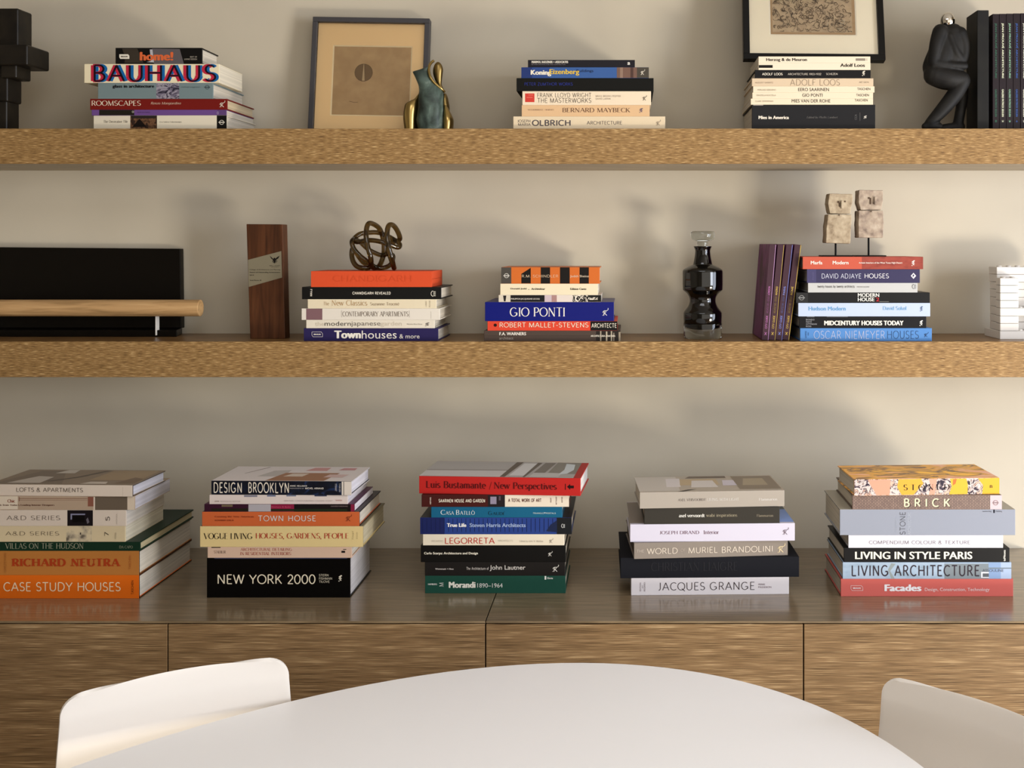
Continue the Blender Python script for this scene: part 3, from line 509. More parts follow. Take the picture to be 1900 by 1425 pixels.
book(S, -210, 1170, 432, (232, 216, 198), 'cream paperback marked with the digit 5', [('A&D SERIES', 62, 560, 483, 526, (110, 96, 84), 'deco'), ('5', 980, 1020, 493, 531, (70, 62, 56), 'geo', 90), ('MONSA', 1078, 1090, 465, 560, (190, 176, 160), 'sans', 90)], [(625, 862, None, None, (36, 28, 34)), (655, 790, 465, 478, (140, 140, 165)), (655, 668, 470, 520, (150, 150, 175)), (672, 785, 485, 545, (14, 10, 14)), ([(800, 520), (815, 500), (830, 545), (810, 560)], (110, 104, 112))], pos='third from top', w=.19, hard=False, paper=(225, 215, 200))
book(S, -210, 1248, 303, (192, 168, 142), 'beige paperback with room photos on its spine', [('Chic', 70, 140, 332, 362, (150, 70, 50), 'serifb'), ("Style from Today's Leading Interior Designers", -40, 508, 377, 396, (96, 50, 40), 'serifb')], [(-60, 165, 303, 425, (236, 220, 196)), (175, 812, 322, 328, (150, 112, 92)), (175, 812, 338, 342, (160, 126, 104)), (175, 182, 312, 350, (140, 100, 84)), (815, 868, 310, 398, (146, 92, 74)), (868, 882, 310, 432, (236, 220, 200)), (882, 1182, 308, None, (112, 98, 82)), (1182, 1248, None, None, (230, 212, 188))], pos='second from top', w=.18, hard=False, paper=(205, 200, 205))
book(S, -125, 1240, 197, (236, 220, 202), 'cream hardback with a brown room photo cover', [('LOFTS & APARTMENTS', 145, 775, 225, 266, (110, 98, 86), 'geo')], [(1147, 1150, 215, 300, (205, 190, 172))], pos='topmost', w=.152, yaw=-2, side=(92, 80, 72), paper=(214, 212, 222),
     top=[(0, 1, .0, 1, (138, 122, 104)), ([(.02, .05), (.5, .05), (.3, .9), (.12, .9)], (122, 108, 94)), ([(.1, .1), (.33, .1), (.32, .5), (.2, .55)], (190, 180, 168)), ([(.26, .75), (.4, .75), (.38, .98), (.3, .98)], (200, 192, 180)), ([(.38, .2), (.52, .5), (.62, .95), (.58, .95), (.48, .5), (.34, .22)], (92, 80, 70)), ([(.62, .3), (.98, .3), (.97, .95), (.64, .95)], (160, 138, 110)), ([(.62, .06), (.8, .06), (.78, .2), (.66, .2)], (204, 192, 178)), ([(.85, .1), (.98, .1), (.98, .4), (.9, .5)], (120, 100, 82))])

# credenza, second stack
S = St(360, 860, 5.278, 2.319, ZC, 'of second credenza stack', 'second stack on the credenza')
book(S, 125, 1530, 925, (11, 10, 11), 'very thick black book with large cream capitals', [('NEW YORK 2000', 232, 1190, 1085, 1181, (246, 234, 205), 'geo'), ('STERN', 1225, 1317, 1082, 1105, (225, 214, 190), 'geo'), ('FISHMAN', 1225, 1352, 1114, 1137, (225, 214, 190), 'geo'), ('TILOVE', 1225, 1327, 1145, 1168, (225, 214, 190), 'geo')], [(200, 1500, 925, 933, (70, 72, 96))], [(blob_mark, 1412, 1450, 1090, 1154, (235, 226, 205))], pos='bottom', w=.19, paper=(214, 208, 205), rough=.3)
book(S, 132, 1545, 818, (230, 196, 170), 'pink-peach book with red small capitals', [('STAEBLER', 198, 312, 853, 880, (84, 60, 50), 'serif'), ('ARCHITECTURAL DETAILING', 455, 960, 827, 855, (176, 78, 66), 'serif'), ('IN RESIDENTIAL INTERIORS', 455, 952, 866, 897, (176, 78, 66), 'serif')], [(1443, 1480, 855, 875, (24, 20, 20)), (1460, 1492, 838, 845, (60, 50, 48)), (170, 260, 818, 826, (60, 46, 36))], pos='second from bottom', w=.2)
book(S, 58, 1655, 614, (242, 216, 152), 'wide pale yellow book with black-red capitals', [('VOGUE LIVING', 95, 572, 680, 741, (34, 28, 26), 'didone'), ('HOUSES, GARDENS, PEOPLE', 605, 1515, 680, 742, (190, 60, 46), 'didone'), ('Knopf', 1545, 1568, 655, 745, (180, 160, 110), 'ital', 90), ('KNOPF', 1590, 1604, 668, 738, (190, 170, 120), 'serif', 90)], pos='third from bottom', w=.21, side=(150, 134, 96), topc=(120, 110, 84), paper=(205, 192, 160))
book(S, 78, 1620, 472, (218, 108, 58), 'orange book with pale typewriter capitals', [('TOWN HOUSE', 630, 1192, 508, 566, (226, 214, 205), 'nar'), ('Creating the New American', 203, 586, 511, 532, (150, 62, 34), 'serifb'), ('ALEXANDER GORLIN', 203, 388, 548, 564, (140, 56, 32), 'narb')], (), [(R_mark, 1486, 1548, 496, 566, (120, 50, 30))], pos='fourth from bottom', w=.2, side=(44, 38, 42), topc=(66, 58, 62))
book(S, 100, 1570, 398, (70, 28, 52), 'thin plum paperback with grey and magenta blocks', [('Kitchens & Baths', 760, 948, 418, 432, (220, 90, 120), 'sans'), ('UNIVERSE PUBLISHING', 1340, 1505, 412, 424, (150, 130, 128), 'sans')], [(270, 378, 404, 424, (120, 104, 78)), (533, 752, None, None, (188, 182, 186)), (752, 980, None, None, (146, 32, 66)), (980, 1535, None, None, (34, 26, 26)), (1535, 1570, None, None, (140, 34, 66)), (170, 530, 440, 466, (48, 44, 30)), (752, 1500, 445, 466, (40, 54, 30))], pos='third from top', w=.17, hard=False, topc=(96, 40, 78), paper=(228, 222, 226))
book(S, 150, 1505, 308, (236, 221, 212), 'white paperback with tiny grey type', [('JUNE', 203, 248, 364, 378, (150, 130, 122), 'bold'), ('REYNOLDS / EDITOR', 258, 455, 364, 378, (196, 180, 170), 'sans'), ('NEW YORK / LONDON PUBLISHERS / COLOGNE / SYDNEY', 885, 1358, 358, 372, (200, 184, 175), 'sans'), ('SHWEIN', 1388, 1450, 354, 368, (190, 120, 110), 'sans')], [(490, 620, 309, 328, (140, 138, 150)), (715, 800, 309, 324, (110, 120, 150)), (905, 1000, 309, 322, (120, 128, 150)), (1180, 1300, 309, 322, (70, 76, 100))], pos='second from top', w=.17, hard=False, paper=(226, 220, 226))
NAVY = noise_mat([(16, 20, 34), (20, 28, 48), (44, 66, 116)], (30, 30, 40), 1, 3, .4, dist=2., lo=.4, hi=.75, g=.5)
book(S, 163, 1545, 172, (18, 22, 36), 'dark navy book with tall cream capitals', [('DESIGN', 187, 465, 186, 292, (246, 234, 214), 'nar'), ('BROOKLYN', 530, 930, 184, 291, (246, 234, 214), 'nar'), ('ANNE HELLMAN', 940, 1108, 210, 226, (230, 222, 210), 'narb'), ('PHOTOGRAPHS BY', 940, 1080, 237, 248, (190, 186, 186), 'nar'), ('MICHEL ARNAUD', 1092, 1272, 232, 250, (230, 222, 210), 'narb'), ('STEWART', 1385, 1402, 195, 268, (200, 196, 196), 'sans', -90), ('TABORI', 1425, 1440, 190, 275, (200, 196, 196), 'sans', -90)], [(163, 1450, None, None, NAVY), (1450, 1545, None, None, (234, 222, 208)), (1468, 1474, None, None, (40, 38, 44))], pos='topmost', w=.15, yaw=-1.5, side=(214, 206, 206), paper=(228, 224, 232),
     top=[(0, 1, 0, 1, (216, 208, 206)), ([(.15, .5), (.26, .95), (.245, .95), (.14, .5)], (110, 90, 84)), ([(.27, .3), (.46, .3), (.45, .75), (.33, .7)], (182, 176, 172)), ([(.38, .02), (.8, .02), (.84, .55), (.44, .55)], (150, 104, 74)), ([(.46, .3), (.6, .3), (.62, .5), (.5, .5)], (205, 190, 176)), ([(.56, .7), (.72, .7), (.72, .92), (.6, .92)], (196, 140, 138)), ([(.8, .75), (.92, .75), (.92, .9), (.82, .9)], (190, 132, 136)), ([(.76, .25), (.9, .25), (.92, .45), (.78, .45)], (204, 176, 172))])

# credenza, middle stack
S = St(760, 840, 5.088, 2.348, ZC, 'of middle credenza stack', 'middle stack on the credenza')
LG = (230, 230, 222)
book(S, 145, 1472, 1162, (30, 78, 64), 'dark green book with white bold title and dates', [('Morandi', 370, 623, 1218, 1276, (244, 240, 226), 'heavy'), ('1890–1964', 640, 878, 1232, 1273, LG, 'sans'), ('HAMBURG', 175, 260, 1233, 1249, LG, 'bold'), ('M', 280, 320, 1226, 1264, LG, 'serif', 90), ('Electa', 1300, 1353, 1174, 1192, LG, 'bold')], [(1275, 1290, 1164, 1198, (240, 238, 230))], pos='bottom', w=.2)
book(S, 143, 1468, 1034, (40, 36, 34), 'charcoal book with light sans title', [('The Architecture of', 537, 748, 1078, 1106, (214, 206, 198), 'nar'), ('John Lautner', 757, 1093, 1062, 1117, (235, 228, 220), 'sans'), ('Weintraub + Hess', 242, 416, 1089, 1104, (210, 202, 195), 'bold')], (), [(R_mark, 1350, 1410, 1056, 1122, (240, 236, 226))], pos='second from bottom', w=.195)
book(S, 105, 1475, 875, (22, 20, 18), 'black book with a small cream slab title', [('Carlo Scarpa: Architecture and Design', 137, 645, 937, 966, (246, 238, 218), 'bold')], (), [(R_mark, 1308, 1350, 928, 976, (240, 236, 226))], pos='third from bottom', w=.2)
book(S, 125, 1460, 770, (238, 226, 203), 'cream book with red thin capitals', [('LEGORRETA', 335, 804, 801, 860, (196, 52, 44), 'geo'), ('RICARDO', 210, 316, 825, 842, (205, 192, 172), 'geo'), ('ARCHITECTS', 835, 976, 822, 839, (196, 184, 165), 'geo'), ('Edited by John V. Mutlow', 1038, 1262, 825, 848, (190, 178, 160), 'geo')], (), [(R_mark, 1318, 1358, 806, 852, (160, 150, 135))], pos='fourth from bottom', w=.19)
vl = [(x, x + 4, 622, 746, (22, 34, 78)) for x in range(120, 1400, 41)]
book(S, 100, 1530, 612, (42, 66, 136), 'blue book ruled with dark vertical lines', [('True Life', 352, 536, 665, 701, (244, 242, 238), 'heavy'), ('Steven Harris Architects', 567, 1096, 665, 702, (160, 178, 214), 'bold')], [(100, 330, None, None, (34, 44, 104))] + vl + [(1390, 1530, None, None, (36, 38, 42)), ([(1290, 740), (1330, 680), (1390, 640), (1392, 750)], (34, 46, 84))], [(dash_mark, 1430, 1466, 672, 708, (230, 230, 228))], pos='fourth from top', w=.2, rough=.3, side=(36, 38, 46), topc=(40, 42, 52))
book(S, 203, 1442, 512, (22, 98, 132), 'teal book with white and dark capitals', [('C', 293, 335, 540, 585, (230, 236, 234), 'serif'), ('ASA', 338, 420, 552, 585, (230, 236, 234), 'serif'), ('B', 438, 470, 540, 585, (230, 236, 234), 'serif'), ('ATLLÓ', 474, 616, 540, 585, (230, 236, 234), 'serif'), ('G', 743, 778, 551, 588, (20, 48, 66), 'serif'), ('AUDÍ', 783, 900, 553, 588, (20, 48, 66), 'serif'), ('TRIANGLE', 1165, 1266, 563, 578, (180, 205, 210), 'narb'), ('POSTALS', 1288, 1380, 563, 578, (180, 205, 210), 'narb')], [([(1270, 563), (1284, 563), (1277, 578)], (220, 226, 226))], pos='third from top', w=.16)
book(S, 112, 1505, 397, (82, 28, 24), 'maroon and cream book with a photo mid-spine', [('SAARINEN HOUSE AND GARDEN', 275, 712, 436, 470, (240, 226, 205), 'narb'), ('A TOTAL WORK OF ART', 932, 1243, 431, 466, (96, 40, 34), 'narb'), ('ABRAMS', 190, 204, 420, 488, (225, 205, 190), 'narb', 90), ('GREGORY', 1328, 1340, 425, 470, (110, 70, 60), 'narb', 90), ('WITTKOPP', 1380, 1392, 415, 490, (110, 70, 60), 'narb', 90), ('EDITOR', 1434, 1446, 418, 470, (110, 70, 60), 'narb', 90)], [(740, 900, None, None, (46, 36, 40)), (762, 820, 415, 485, (150, 140, 160)), (842, 860, 410, 450, (90, 78, 86)), (900, 1505, None, None, (240, 226, 205))], pos='second from top', w=.17)
book(S, 77, 1618, 230, (194, 40, 36), 'bright red book with a grey photo cover', [('Luis Bustamante', 145, 722, 275, 342, (100, 18, 18), 'serifb'), ('/', 750, 775, 276, 350, (100, 18, 18), 'serifb'), ('New Perspectives', 795, 1395, 276, 356, (100, 18, 18), 'serifb')], [([(1490, 312), (1520, 284), (1520, 300), (1555, 300), (1555, 326), (1520, 326), (1520, 340)], (50, 14, 14)), (1470, 1478, 284, 340, (70, 16, 16))], pos='topmost', w=.165, yaw=-4, paper=(232, 226, 222),
     top=[(0, .955, .0, .99, (168, 164, 162)), ([(0, .02), (.52, .02), (.55, .4), (0, .36)], (196, 192, 192)), ([(0, .40), (.55, .43), (.55, .46), (0, .43)], (120, 112, 108)), ([(.5, .02), (.53, .02), (.575, .98), (.53, .98)], (84, 72, 62)), ([(.55, .1), (.66, .1), (.68, .9), (.585, .9)], (205, 204, 204)), ([(.64, .02), (.655, .02), (.70, .95), (.67, .95)], (90, 80, 72)), ([(.69, .3), (.76, .3), (.79, .95), (.72, .95)], (112, 106, 100)), ([(.68, .02), (.86, .02), (.87, .3), (.69, .28)], (186, 184, 182)), ([(.78, .3), (.955, .25), (.955, .98), (.8, .98)], (124, 120, 112)), ([(.86, .9), (.92, .85), (.93, .5), (.9, .25), (.85, .2), (.87, .5)], (200, 208, 212))])

# credenza, fourth stack
S = St(1130, 870, 5.135, 2.338, ZC, 'of fourth credenza stack', 'fourth stack on the credenza')
PUR = (120, 84, 100)
book(S, 210, 1718, 1036, (230, 224, 226), 'white book with large thin dark capitals', [('JACQUES GRANGE', 470, 1388, 1078, 1164, (56, 38, 46), 'deco'), ('PIERRE', 1425, 1488, 1096, 1112, (130, 110, 118), 'sans'), ('PASSEBON', 1425, 1550, 1122, 1138, (130, 110, 118), 'sans'), ('EDITION', 292, 306, 1080, 1160, (120, 100, 108), 'sans', 90), ('DU', 314, 326, 1105, 1130, (120, 100, 108), 'sans', 90), ('REGARD', 332, 346, 1075, 1160, (120, 100, 108), 'sans', 90)], pos='bottom', w=.2, yaw=1.5)
book(S, 108, 1815, 842, (33, 34, 42), 'wide blue-black cloth book with faint title', [('CHRISTIAN LIAIGRE', 400, 1225, 887, 970, (46, 46, 52), 'serif')], pos='second from bottom', w=.215, rough=.8, yaw=1.5, paper=(60, 60, 66))
book(S, 235, 1715, 691, (148, 137, 126), 'grey-taupe book with pale capitals', [('THE', 262, 328, 753, 781, (205, 192, 178), 'geo'), ('WORLD', 357, 651, 742, 799, (224, 210, 192), 'geo'), ('OF', 678, 724, 754, 781, (190, 176, 162), 'geo'), ('MURIEL', 755, 1034, 742, 800, (224, 210, 192), 'geo'), ('BRANDOLINI', 1075, 1566, 743, 803, (224, 210, 192), 'geo')], (), [(R_mark, 1616, 1692, 722, 812, (236, 214, 170))], pos='third from bottom', w=.2, yaw=5, paper=(90, 78, 66))
book(S, 200, 1775, 523, (224, 219, 234), 'white book with small mauve serif title', [('JOSEPH DIRAND', 483, 859, 587, 619, PUR, 'serif'), ('Interior', 903, 1048, 585, 621, PUR, 'serif')], (), [(R_mark, 1658, 1718, 562, 632, (120, 100, 112))], pos='third from top', w=.205, yaw=2, rough=.35,
     top=[(.0, .2, .05, .98, (120, 108, 98)), (.2, .8, .05, .98, (60, 54, 64)), (.8, 1, .05, .6, (120, 150, 214)), (.8, 1, .6, .98, (70, 80, 90))])
book(S, 335, 1630, 368, (64, 60, 53), 'dark olive-grey book with white lowercase title', [('axel vervoordt', 665, 911, 427, 459, (240, 236, 226), 'serifb'), ('wabi inspirations', 925, 1222, 427, 464, (176, 164, 138), 'serif'), ('Flammarion', 1410, 1567, 436, 460, (160, 148, 126), 'serif')], pos='second from top', w=.18, yaw=2)
book(S, 290, 1680, 213, (180, 170, 157), 'grey-beige book with interior photo cover', [('AXEL VERVOORDT', 655, 921, 279, 303, (112, 102, 96), 'serif'), ('LIVING WITH LIGHT', 937, 1238, 279, 305, (240, 234, 226), 'serif'), ('Flammarion', 1433, 1610, 285, 309, (240, 234, 226), 'serif')], pos='topmost', w=.152, yaw=4, rough=.35,
     top=[(0, 1, 0, 1, (178, 166, 150)), ([(0, .05), (.28, .05), (.3, .98), (0, .98)], (196, 188, 178)), ([(.2, .3), (.3, .3), (.32, .85), (.22, .85)], (216, 208, 206)), ([(.3, .4), (.58, .4), (.58, .8), (.32, .8)], (186, 164, 130)), ([(.37, .25), (.56, .25), (.55, .7), (.4, .7)], (214, 206, 200)), ([(.36, .85), (.66, .85), (.66, .99), (.4, .99)], (110, 96, 82)), ([(.6, .35), (.7, .35), (.7, .7), (.62, .7)], (206, 198, 206)), ([(.7, .1), (.99, .1), (.99, .96), (.7, .96)], (132, 118, 100)), ([(.74, .35), (.92, .35), (.92, .8), (.78, .8)], (164, 148, 122)), ([(.26, .0), (.3, .0), (.4, .14), (.34, .12)], (60, 50, 46))])

# credenza, rightmost stack
S = St(1510, 850, 4.872, 2.327, ZC, 'of rightmost credenza stack', 'rightmost stack on the credenza')
book(S, 243, 1803, 1092, (212, 104, 95), 'coral red book with a white bold title', [('Facades', 638, 973, 1142, 1203, (248, 244, 244), 'heavy'), ('Design, Construction, Technology', 1003, 1588, 1172, 1210, (240, 218, 216), 'sans')], (), [(tab_mark, 335, 442, 1152, 1197, (240, 214, 212), (244, 226, 224), False, 'BRAUN')], pos='bottom', w=.19, side=(120, 52, 44))
LA = noise_mat([(140, 160, 176), (164, 184, 204), (174, 192, 212)], (20, 20, 60), 1, 3, .4, lo=.3, hi=.6, g=.7)
book(S, 262, 1785, 941, (164, 184, 206), 'pale blue book with tall dark condensed capitals', [('LIVING ARCHITECTURE', 343, 1495, 965, 1069, (62, 52, 62), 'nar'), ('ASSOULINE', 1525, 1716, 1003, 1028, (90, 96, 112), 'sans')], [(262, 1180, None, None, LA), (1180, 1580, 955, None, (132, 142, 148)), (1580, 1690, None, None, (142, 168, 206)), (1690, 1785, None, None, (176, 194, 222)), (1512, 1582, 1028, 1082, (226, 228, 234)), (1526, 1582, 1042, 1074, (96, 100, 106)), ([(700, 950), (740, 955), (690, 1020), (730, 1088), (700, 1088), (670, 1010)], (150, 160, 160)), (1580, 1785, 990, 1000, (120, 132, 140))], pos='second from bottom', w=.185, side=(92, 98, 104))
book(S, 272, 1770, 812, (30, 30, 32), 'black book with large bold cream capitals', [('LIVING IN STYLE PARIS', 372, 1433, 845, 913, (246, 242, 226), 'bold'), ('teNeues', 1712, 1732, 830, 932, (240, 238, 228), 'bold', 90)], pos='third from bottom', w=.19)
book(S, 312, 1712, 697, (230, 228, 235), 'white book with thin grey capitals', [('COMPENDIUM COLOUR & TEXTURE', 500, 1413, 745, 778, (130, 118, 128), 'deco')], [(1626, 1629, 780, 806, (190, 186, 194))], pos='fourth from bottom', w=.17, side=(70, 68, 70))
book(S, 235, 1822, 464, (160, 165, 178), 'thick glossy grey-blue book with a vertical title', [('STONE', 778, 829, 488, 690, (84, 82, 88), 'deco', 90), ('ARCHITECTURE', 846, 876, 490, 690, (205, 210, 222), 'deco', 90), ('CONTEMPORARY', 735, 752, 540, 660, (182, 188, 200), 'deco', 90), ('Laurence King', 1525, 1605, 474, 490, (60, 60, 70), 'sans'), ('Publishing', 1645, 1700, 474, 490, (60, 60, 70), 'sans')], [(1622, 1636, 466, 496, (44, 44, 56))], pos='third from top', w=.185, rough=.22, side=(130, 130, 132), topc=(190, 182, 164))
BRICK = bpy.data.materials.new('brick'); BRICK.use_nodes = True
_t = BRICK.node_tree; _b = _t.nodes.new('ShaderNodeTexBrick'); _c = _t.nodes.new('ShaderNodeTexCoord'); _mp = _t.nodes.new('ShaderNodeMapping')
_mp.inputs['Rotation'].default_value = (math.pi / 2, 0, math.pi / 2); _b.inputs['Scale'].default_value = 1; _b.inputs['Brick Width'].default_value = .006; _b.inputs['Row Height'].default_value = .0034; _b.inputs['Mortar Size'].default_value = .0005
_b.inputs['Color1'].default_value = (*[v * .72 for v in lin((150, 122, 108))], 1); _b.inputs['Color2'].default_value = (*[v * .72 for v in lin((128, 102, 92))], 1); _b.inputs['Mortar'].default_value = (*[v * .72 for v in lin((84, 66, 58))], 1)
_t.links.new(_c.outputs['Object'], _mp.inputs[0]); _t.links.new(_mp.outputs[0], _b.inputs[0]); _t.links.new(_b.outputs[0], _t.nodes['Principled BSDF'].inputs[0])
book(S, 348, 1700, 334, (134, 108, 96), 'brown brick-patterned book with cream block letters', [('B R I C K', 822, 1238, 368, 448, (70, 56, 48), 'geob'), ('B R I C K', 815, 1232, 362, 443, (240, 230, 194), 'geob')], [(1595, 1700, None, None, (222, 200, 204))], [(bar_ring, 1618, 1670, 380, 426, (150, 128, 130))], pos='second from top', w=.18, coverm=BRICK, topc=(120, 98, 80), side=(90, 72, 60))
MARBLE = noise_mat([(214, 150, 120), (222, 170, 140), (206, 150, 70), (214, 158, 60), (96, 72, 66), (216, 160, 56), (232, 180, 62)], (9, 22, 30), 1, 6, .4, dist=1.2, lo=.32, hi=.66, g=1.25)
VEIN = noise_mat([(44, 36, 54), (70, 58, 72), (226, 206, 200), (232, 214, 206), (54, 44, 60), (232, 190, 168)], (75, 75, 75), 1, 4, .4, dist=1.0, lo=.36, hi=.64, g=.7)
book(S, 358, 1690, 184, (236, 186, 62), 'yellow and pink marble-patterned book', [('S T O N E D', 808, 1232, 235, 290, (40, 30, 32), 'didone'), ('n', 1600, 1626, 250, 275, (90, 66, 30), 'serifb')], [(358, 1690, None, None, VEIN), ([(480, 192), (690, 190), (680, 330), (560, 330), (520, 260)], (232, 166, 138)), ([(762, 188), (970, 186), (990, 230), (900, 330), (790, 330), (750, 260)], (236, 178, 66)),
     ([(1040, 188), (1115, 188), (1095, 330), (1040, 330), (1060, 260)], (232, 168, 142)), ([(1235, 188), (1385, 188), (1400, 250), (1395, 330), (1225, 330), (1250, 260)], (240, 186, 60)), ([(1490, 188), (1690, 186), (1690, 331), (1530, 331), (1540, 250)], (240, 184, 52)), ([(1262, 195), (1298, 190), (1285, 235), (1260, 250)], (214, 120, 60))], pos='topmost', w=.145, yaw=3, coverm=MARBLE)

# ------------------------------------------------------------------ standing books
def standing(th, h, w, col, label, group, loc, rot, side=None, hard=True, name='book'):
    t = thing(name, label, 'book', loc, rot, group)
    c = .0012
    # local frame: right bottom front corner of the spine at the origin, x to the right
    V, Fc = [], []
    prof = [(-th, w), (-th, 0), (0, 0), (0, w), (-c, w), (-c, .004), (-th + c, .004), (-th + c, w)]; n = 8
    V = [(x, y, 0) for x, y in prof] + [(x, y, h) for x, y in prof]
    for k in (0, n):
        for f in ((0, 1, 6, 7), (1, 2, 5, 6), (2, 3, 4, 5)): Fc.append(tuple(k + i for i in f))
    Fc += [(i, (i + 1) % n, n + (i + 1) % n, n + i) for i in range(n)]
    o = mesh('cover', V, Fc, [mat(col, .45)] + ([side] if side else []), t)
    bm = bmesh.new(); bm.from_mesh(o.data); bmesh.ops.recalc_face_normals(bm, faces=bm.faces)
    if side:
        for f in bm.faces:
            if abs(f.normal.x) > .9 and abs(f.calc_center_median().x + th) < 1e-4: f.material_index = 1
    bm.to_mesh(o.data); bm.free()
    b = o.modifiers.new('bevel', 'BEVEL'); b.width = .0004; b.segments = 2; b.limit_method = 'ANGLE'
    boxes('page_block', [(-th + c + .0001, -c - .0001, .0042, w - .002, .0006, h - .0006)], paper_mat((215, 205, 188)), t)
    return t
PSIDE = noise_mat([(56, 26, 46), (92, 36, 84), (122, 50, 112), (78, 36, 62)], (14, 14, 5), 1, 3, .45, dist=.8, lo=.35, hi=.65)
MM = lambda v: v * .001
for i, (px, a, city, ink, line, ps) in enumerate(((1426, 4.6, 'LONDON', (190, 118, 176), (196, 150, 196), 'leftmost'), (1438.7, 5.4, 'MADRID', (206, 176, 88), (196, 168, 84), 'second from left'),
                                     (1451.4, 6.4, 'PARIS', (132, 142, 214), (120, 130, 205), 'third from left'), (1464.2, 7.3, 'ROME', (214, 182, 88), (226, 194, 92), 'rightmost'))):
    Y = 2.5; th = .0148; h = .2145
    t = standing(th, h, .193, (78, 52, 62), f'slim plum city guide with {("mauve", "yellow", "blue", "gold")[i]} lettering, {ps} of four leaning books', 'plum city guides leaning on the stack', (X(px, Y), Y, ZM + .0002), (0, math.radians(a), 0), PSIDE)
    for k, (s, z0, z1, nm, sty) in enumerate(((city, .47, .56, 'title_lettering', 'geob'), ('CITY GUIDE', .12, .255, 'spine_lettering', 'geob'), ('ARCHITECTURE + DESIGN', .28, .455, 'spine_lettering', 'geo'), ('X', .05, .085, 'publisher_mark', 'geob'))):
        p = Print(MM, lambda y: -y * .001, -.0003); p.text(s, -10.2, -5.4, -z1 * h * 1000, -z0 * h * 1000, mat(ink if k != 2 else tuple(int(v * .72) for v in ink), .5), sty, 90); p.build(nm, t)
    p = Print(MM, lambda y: -y * .001, -.0002); p.rect(-1.6, -.5, -h * 1000 + .6, -.6, mat(line, .4)); p.build('spine_stripe', t)
for i, (xa, xb, ink) in enumerate(((1842, 1853.7, (56, 100, 80)), (1854.6, 1866.7, (232, 236, 204)), (1867.5, 1879.6, (140, 184, 154)), (1880.4, 1892.8, (58, 92, 160)), (1893.8, 1906.4, (230, 230, 212)))):
    Y = 2.5; th = X(xb, Y) - X(xa, Y); h = .2585 + .0004 * i
    t = standing(th, h, .185, (50, 39, 44), f'slim dark book with {("dark green", "cream", "pale green", "blue", "white")[i]} lettering, {("leftmost", "second", "third", "fourth", "fifth")[i]} beside the black bookend', 'slim dark books held by the bookend', (X(xb, Y), Y, ZU + .0002), (0, 0, 0))
    u = Y / F * 1000 / 5.7; c = -th * 500
    for s, y0, y1, wd in (('JEAN PROUVÉ ARCHITECTURE', 245, 830, 30), ('GALERIE PATRICK SEGUIN', 945, 1236, 21), (str(i + 1), 1270, 1295, 18)):
        p = Print(MM, lambda y: -y * .001, -.0003); zt = (H - (0 - VY) * Y / F - ZU) * 1000
        p.text(s, c - wd * u / 2, c + wd * u / 2, y0 * u - zt, y1 * u - zt, mat(ink, .5), 'bold', -90); p.build('title_lettering' if y0 == 245 else 'spine_lettering', t)

# ------------------------------------------------------------------ picture frames
PANE = pane_mat()
def frame(label, cx, Y, z, wd, ht, dep, bw, lean, roll, fcol, matcol):
    t = thing('picture_frame', label, 'picture frame', (cx, Y, z), (math.radians(-lean), math.radians(roll), 0), 'framed pictures on the upper shelf')
    a = wd / 2; fm_ = mat(fcol, .4)
    boxes('frame_rail', [(-a, a, 0, dep, 0, bw)], fm_, t, .001); boxes('frame_rail', [(-a, a, 0, dep, ht - bw, ht)], fm_, t, .001)
    boxes('frame_rail', [(-a, -a + bw, 0, dep, bw, ht - bw)], fm_, t, .001); boxes('frame_rail', [(a - bw, a, 0, dep, bw, ht - bw)], fm_, t, .001)
    boxes('backing_board', [(-a + bw, a - bw, dep * .75, dep - .001, bw, ht - bw)], mat((90, 76, 60), .8), t)
    boxes('glass_pane', [(-a + bw, a - bw, dep * .2, dep * .2 + .001, bw, ht - bw)], PANE, t)
    return t, a
def mount(t, a, bw, ht, dep, win, col, bev):              # mount board with a window and a pale bevel
    x0, x1, z0, z1 = win; y = dep * .5
    A = [(-a + bw, bw), (a - bw, bw), (a - bw, ht - bw), (-a + bw, ht - bw)]; B = [(x0, z0), (x1, z0), (x1, z1), (x0, z1)]; e = .003
    C = [(x0 + e, z0 + e), (x1 - e, z0 + e), (x1 - e, z1 - e), (x0 + e, z1 - e)]
    V = [(p[0], y, p[1]) for p in A] + [(p[0], y, p[1]) for p in B] + [(p[0], y + .002, p[1]) for p in C]
    Fc = [(i, (i + 1) % 4, 4 + (i + 1) % 4, 4 + i) for i in range(4)] + [(4 + i, 4 + (i + 1) % 4, 8 + (i + 1) % 4, 8 + i) for i in range(4)]
    mesh('mount', V, Fc, [mat(col, .8, gain=1.), mat(bev, .8, gain=1.)], t, fm=[0] * 4 + [1] * 4)
k = 2.64 / F; cx = X(677.5, 2.615); wd = 219 * 2.63 / F; ht = .2815; bw = .0113
t, a = frame('slim slate-grey frame with peach mount and brown print of a circle', cx, 2.628, ZU + .003, wd, ht, .026, bw, 6, .9, (74, 72, 74), None)
lx = lambda px: (px - 677.5) * k; lz = lambda py: (247.5 - py) * k
mount(t, a, bw, ht, .026, (lx(606), lx(754.5), lz(211), lz(76.5)), (252, 216, 160), (252, 230, 186))
p = Print(lx, lz, .026 * .5 + .0026)
p.rect(603, 758, 74, 214, noise_mat([(180, 148, 106), (194, 162, 118)], (30, 30, 30), 1, 3, .8)); p.build('print_sheet', t)
p = Print(lx, lz, .026 * .5 + .0024); dk = mat((128, 102, 72), .8)
p.poly([(664.7 + 16.6 * math.cos(q * .209), 128 + 16.6 * math.sin(q * .209)) for q in range(30)], mat((146, 118, 84), .8)); p.ring(664.7, 128, 16.6, .9, dk, .0001)
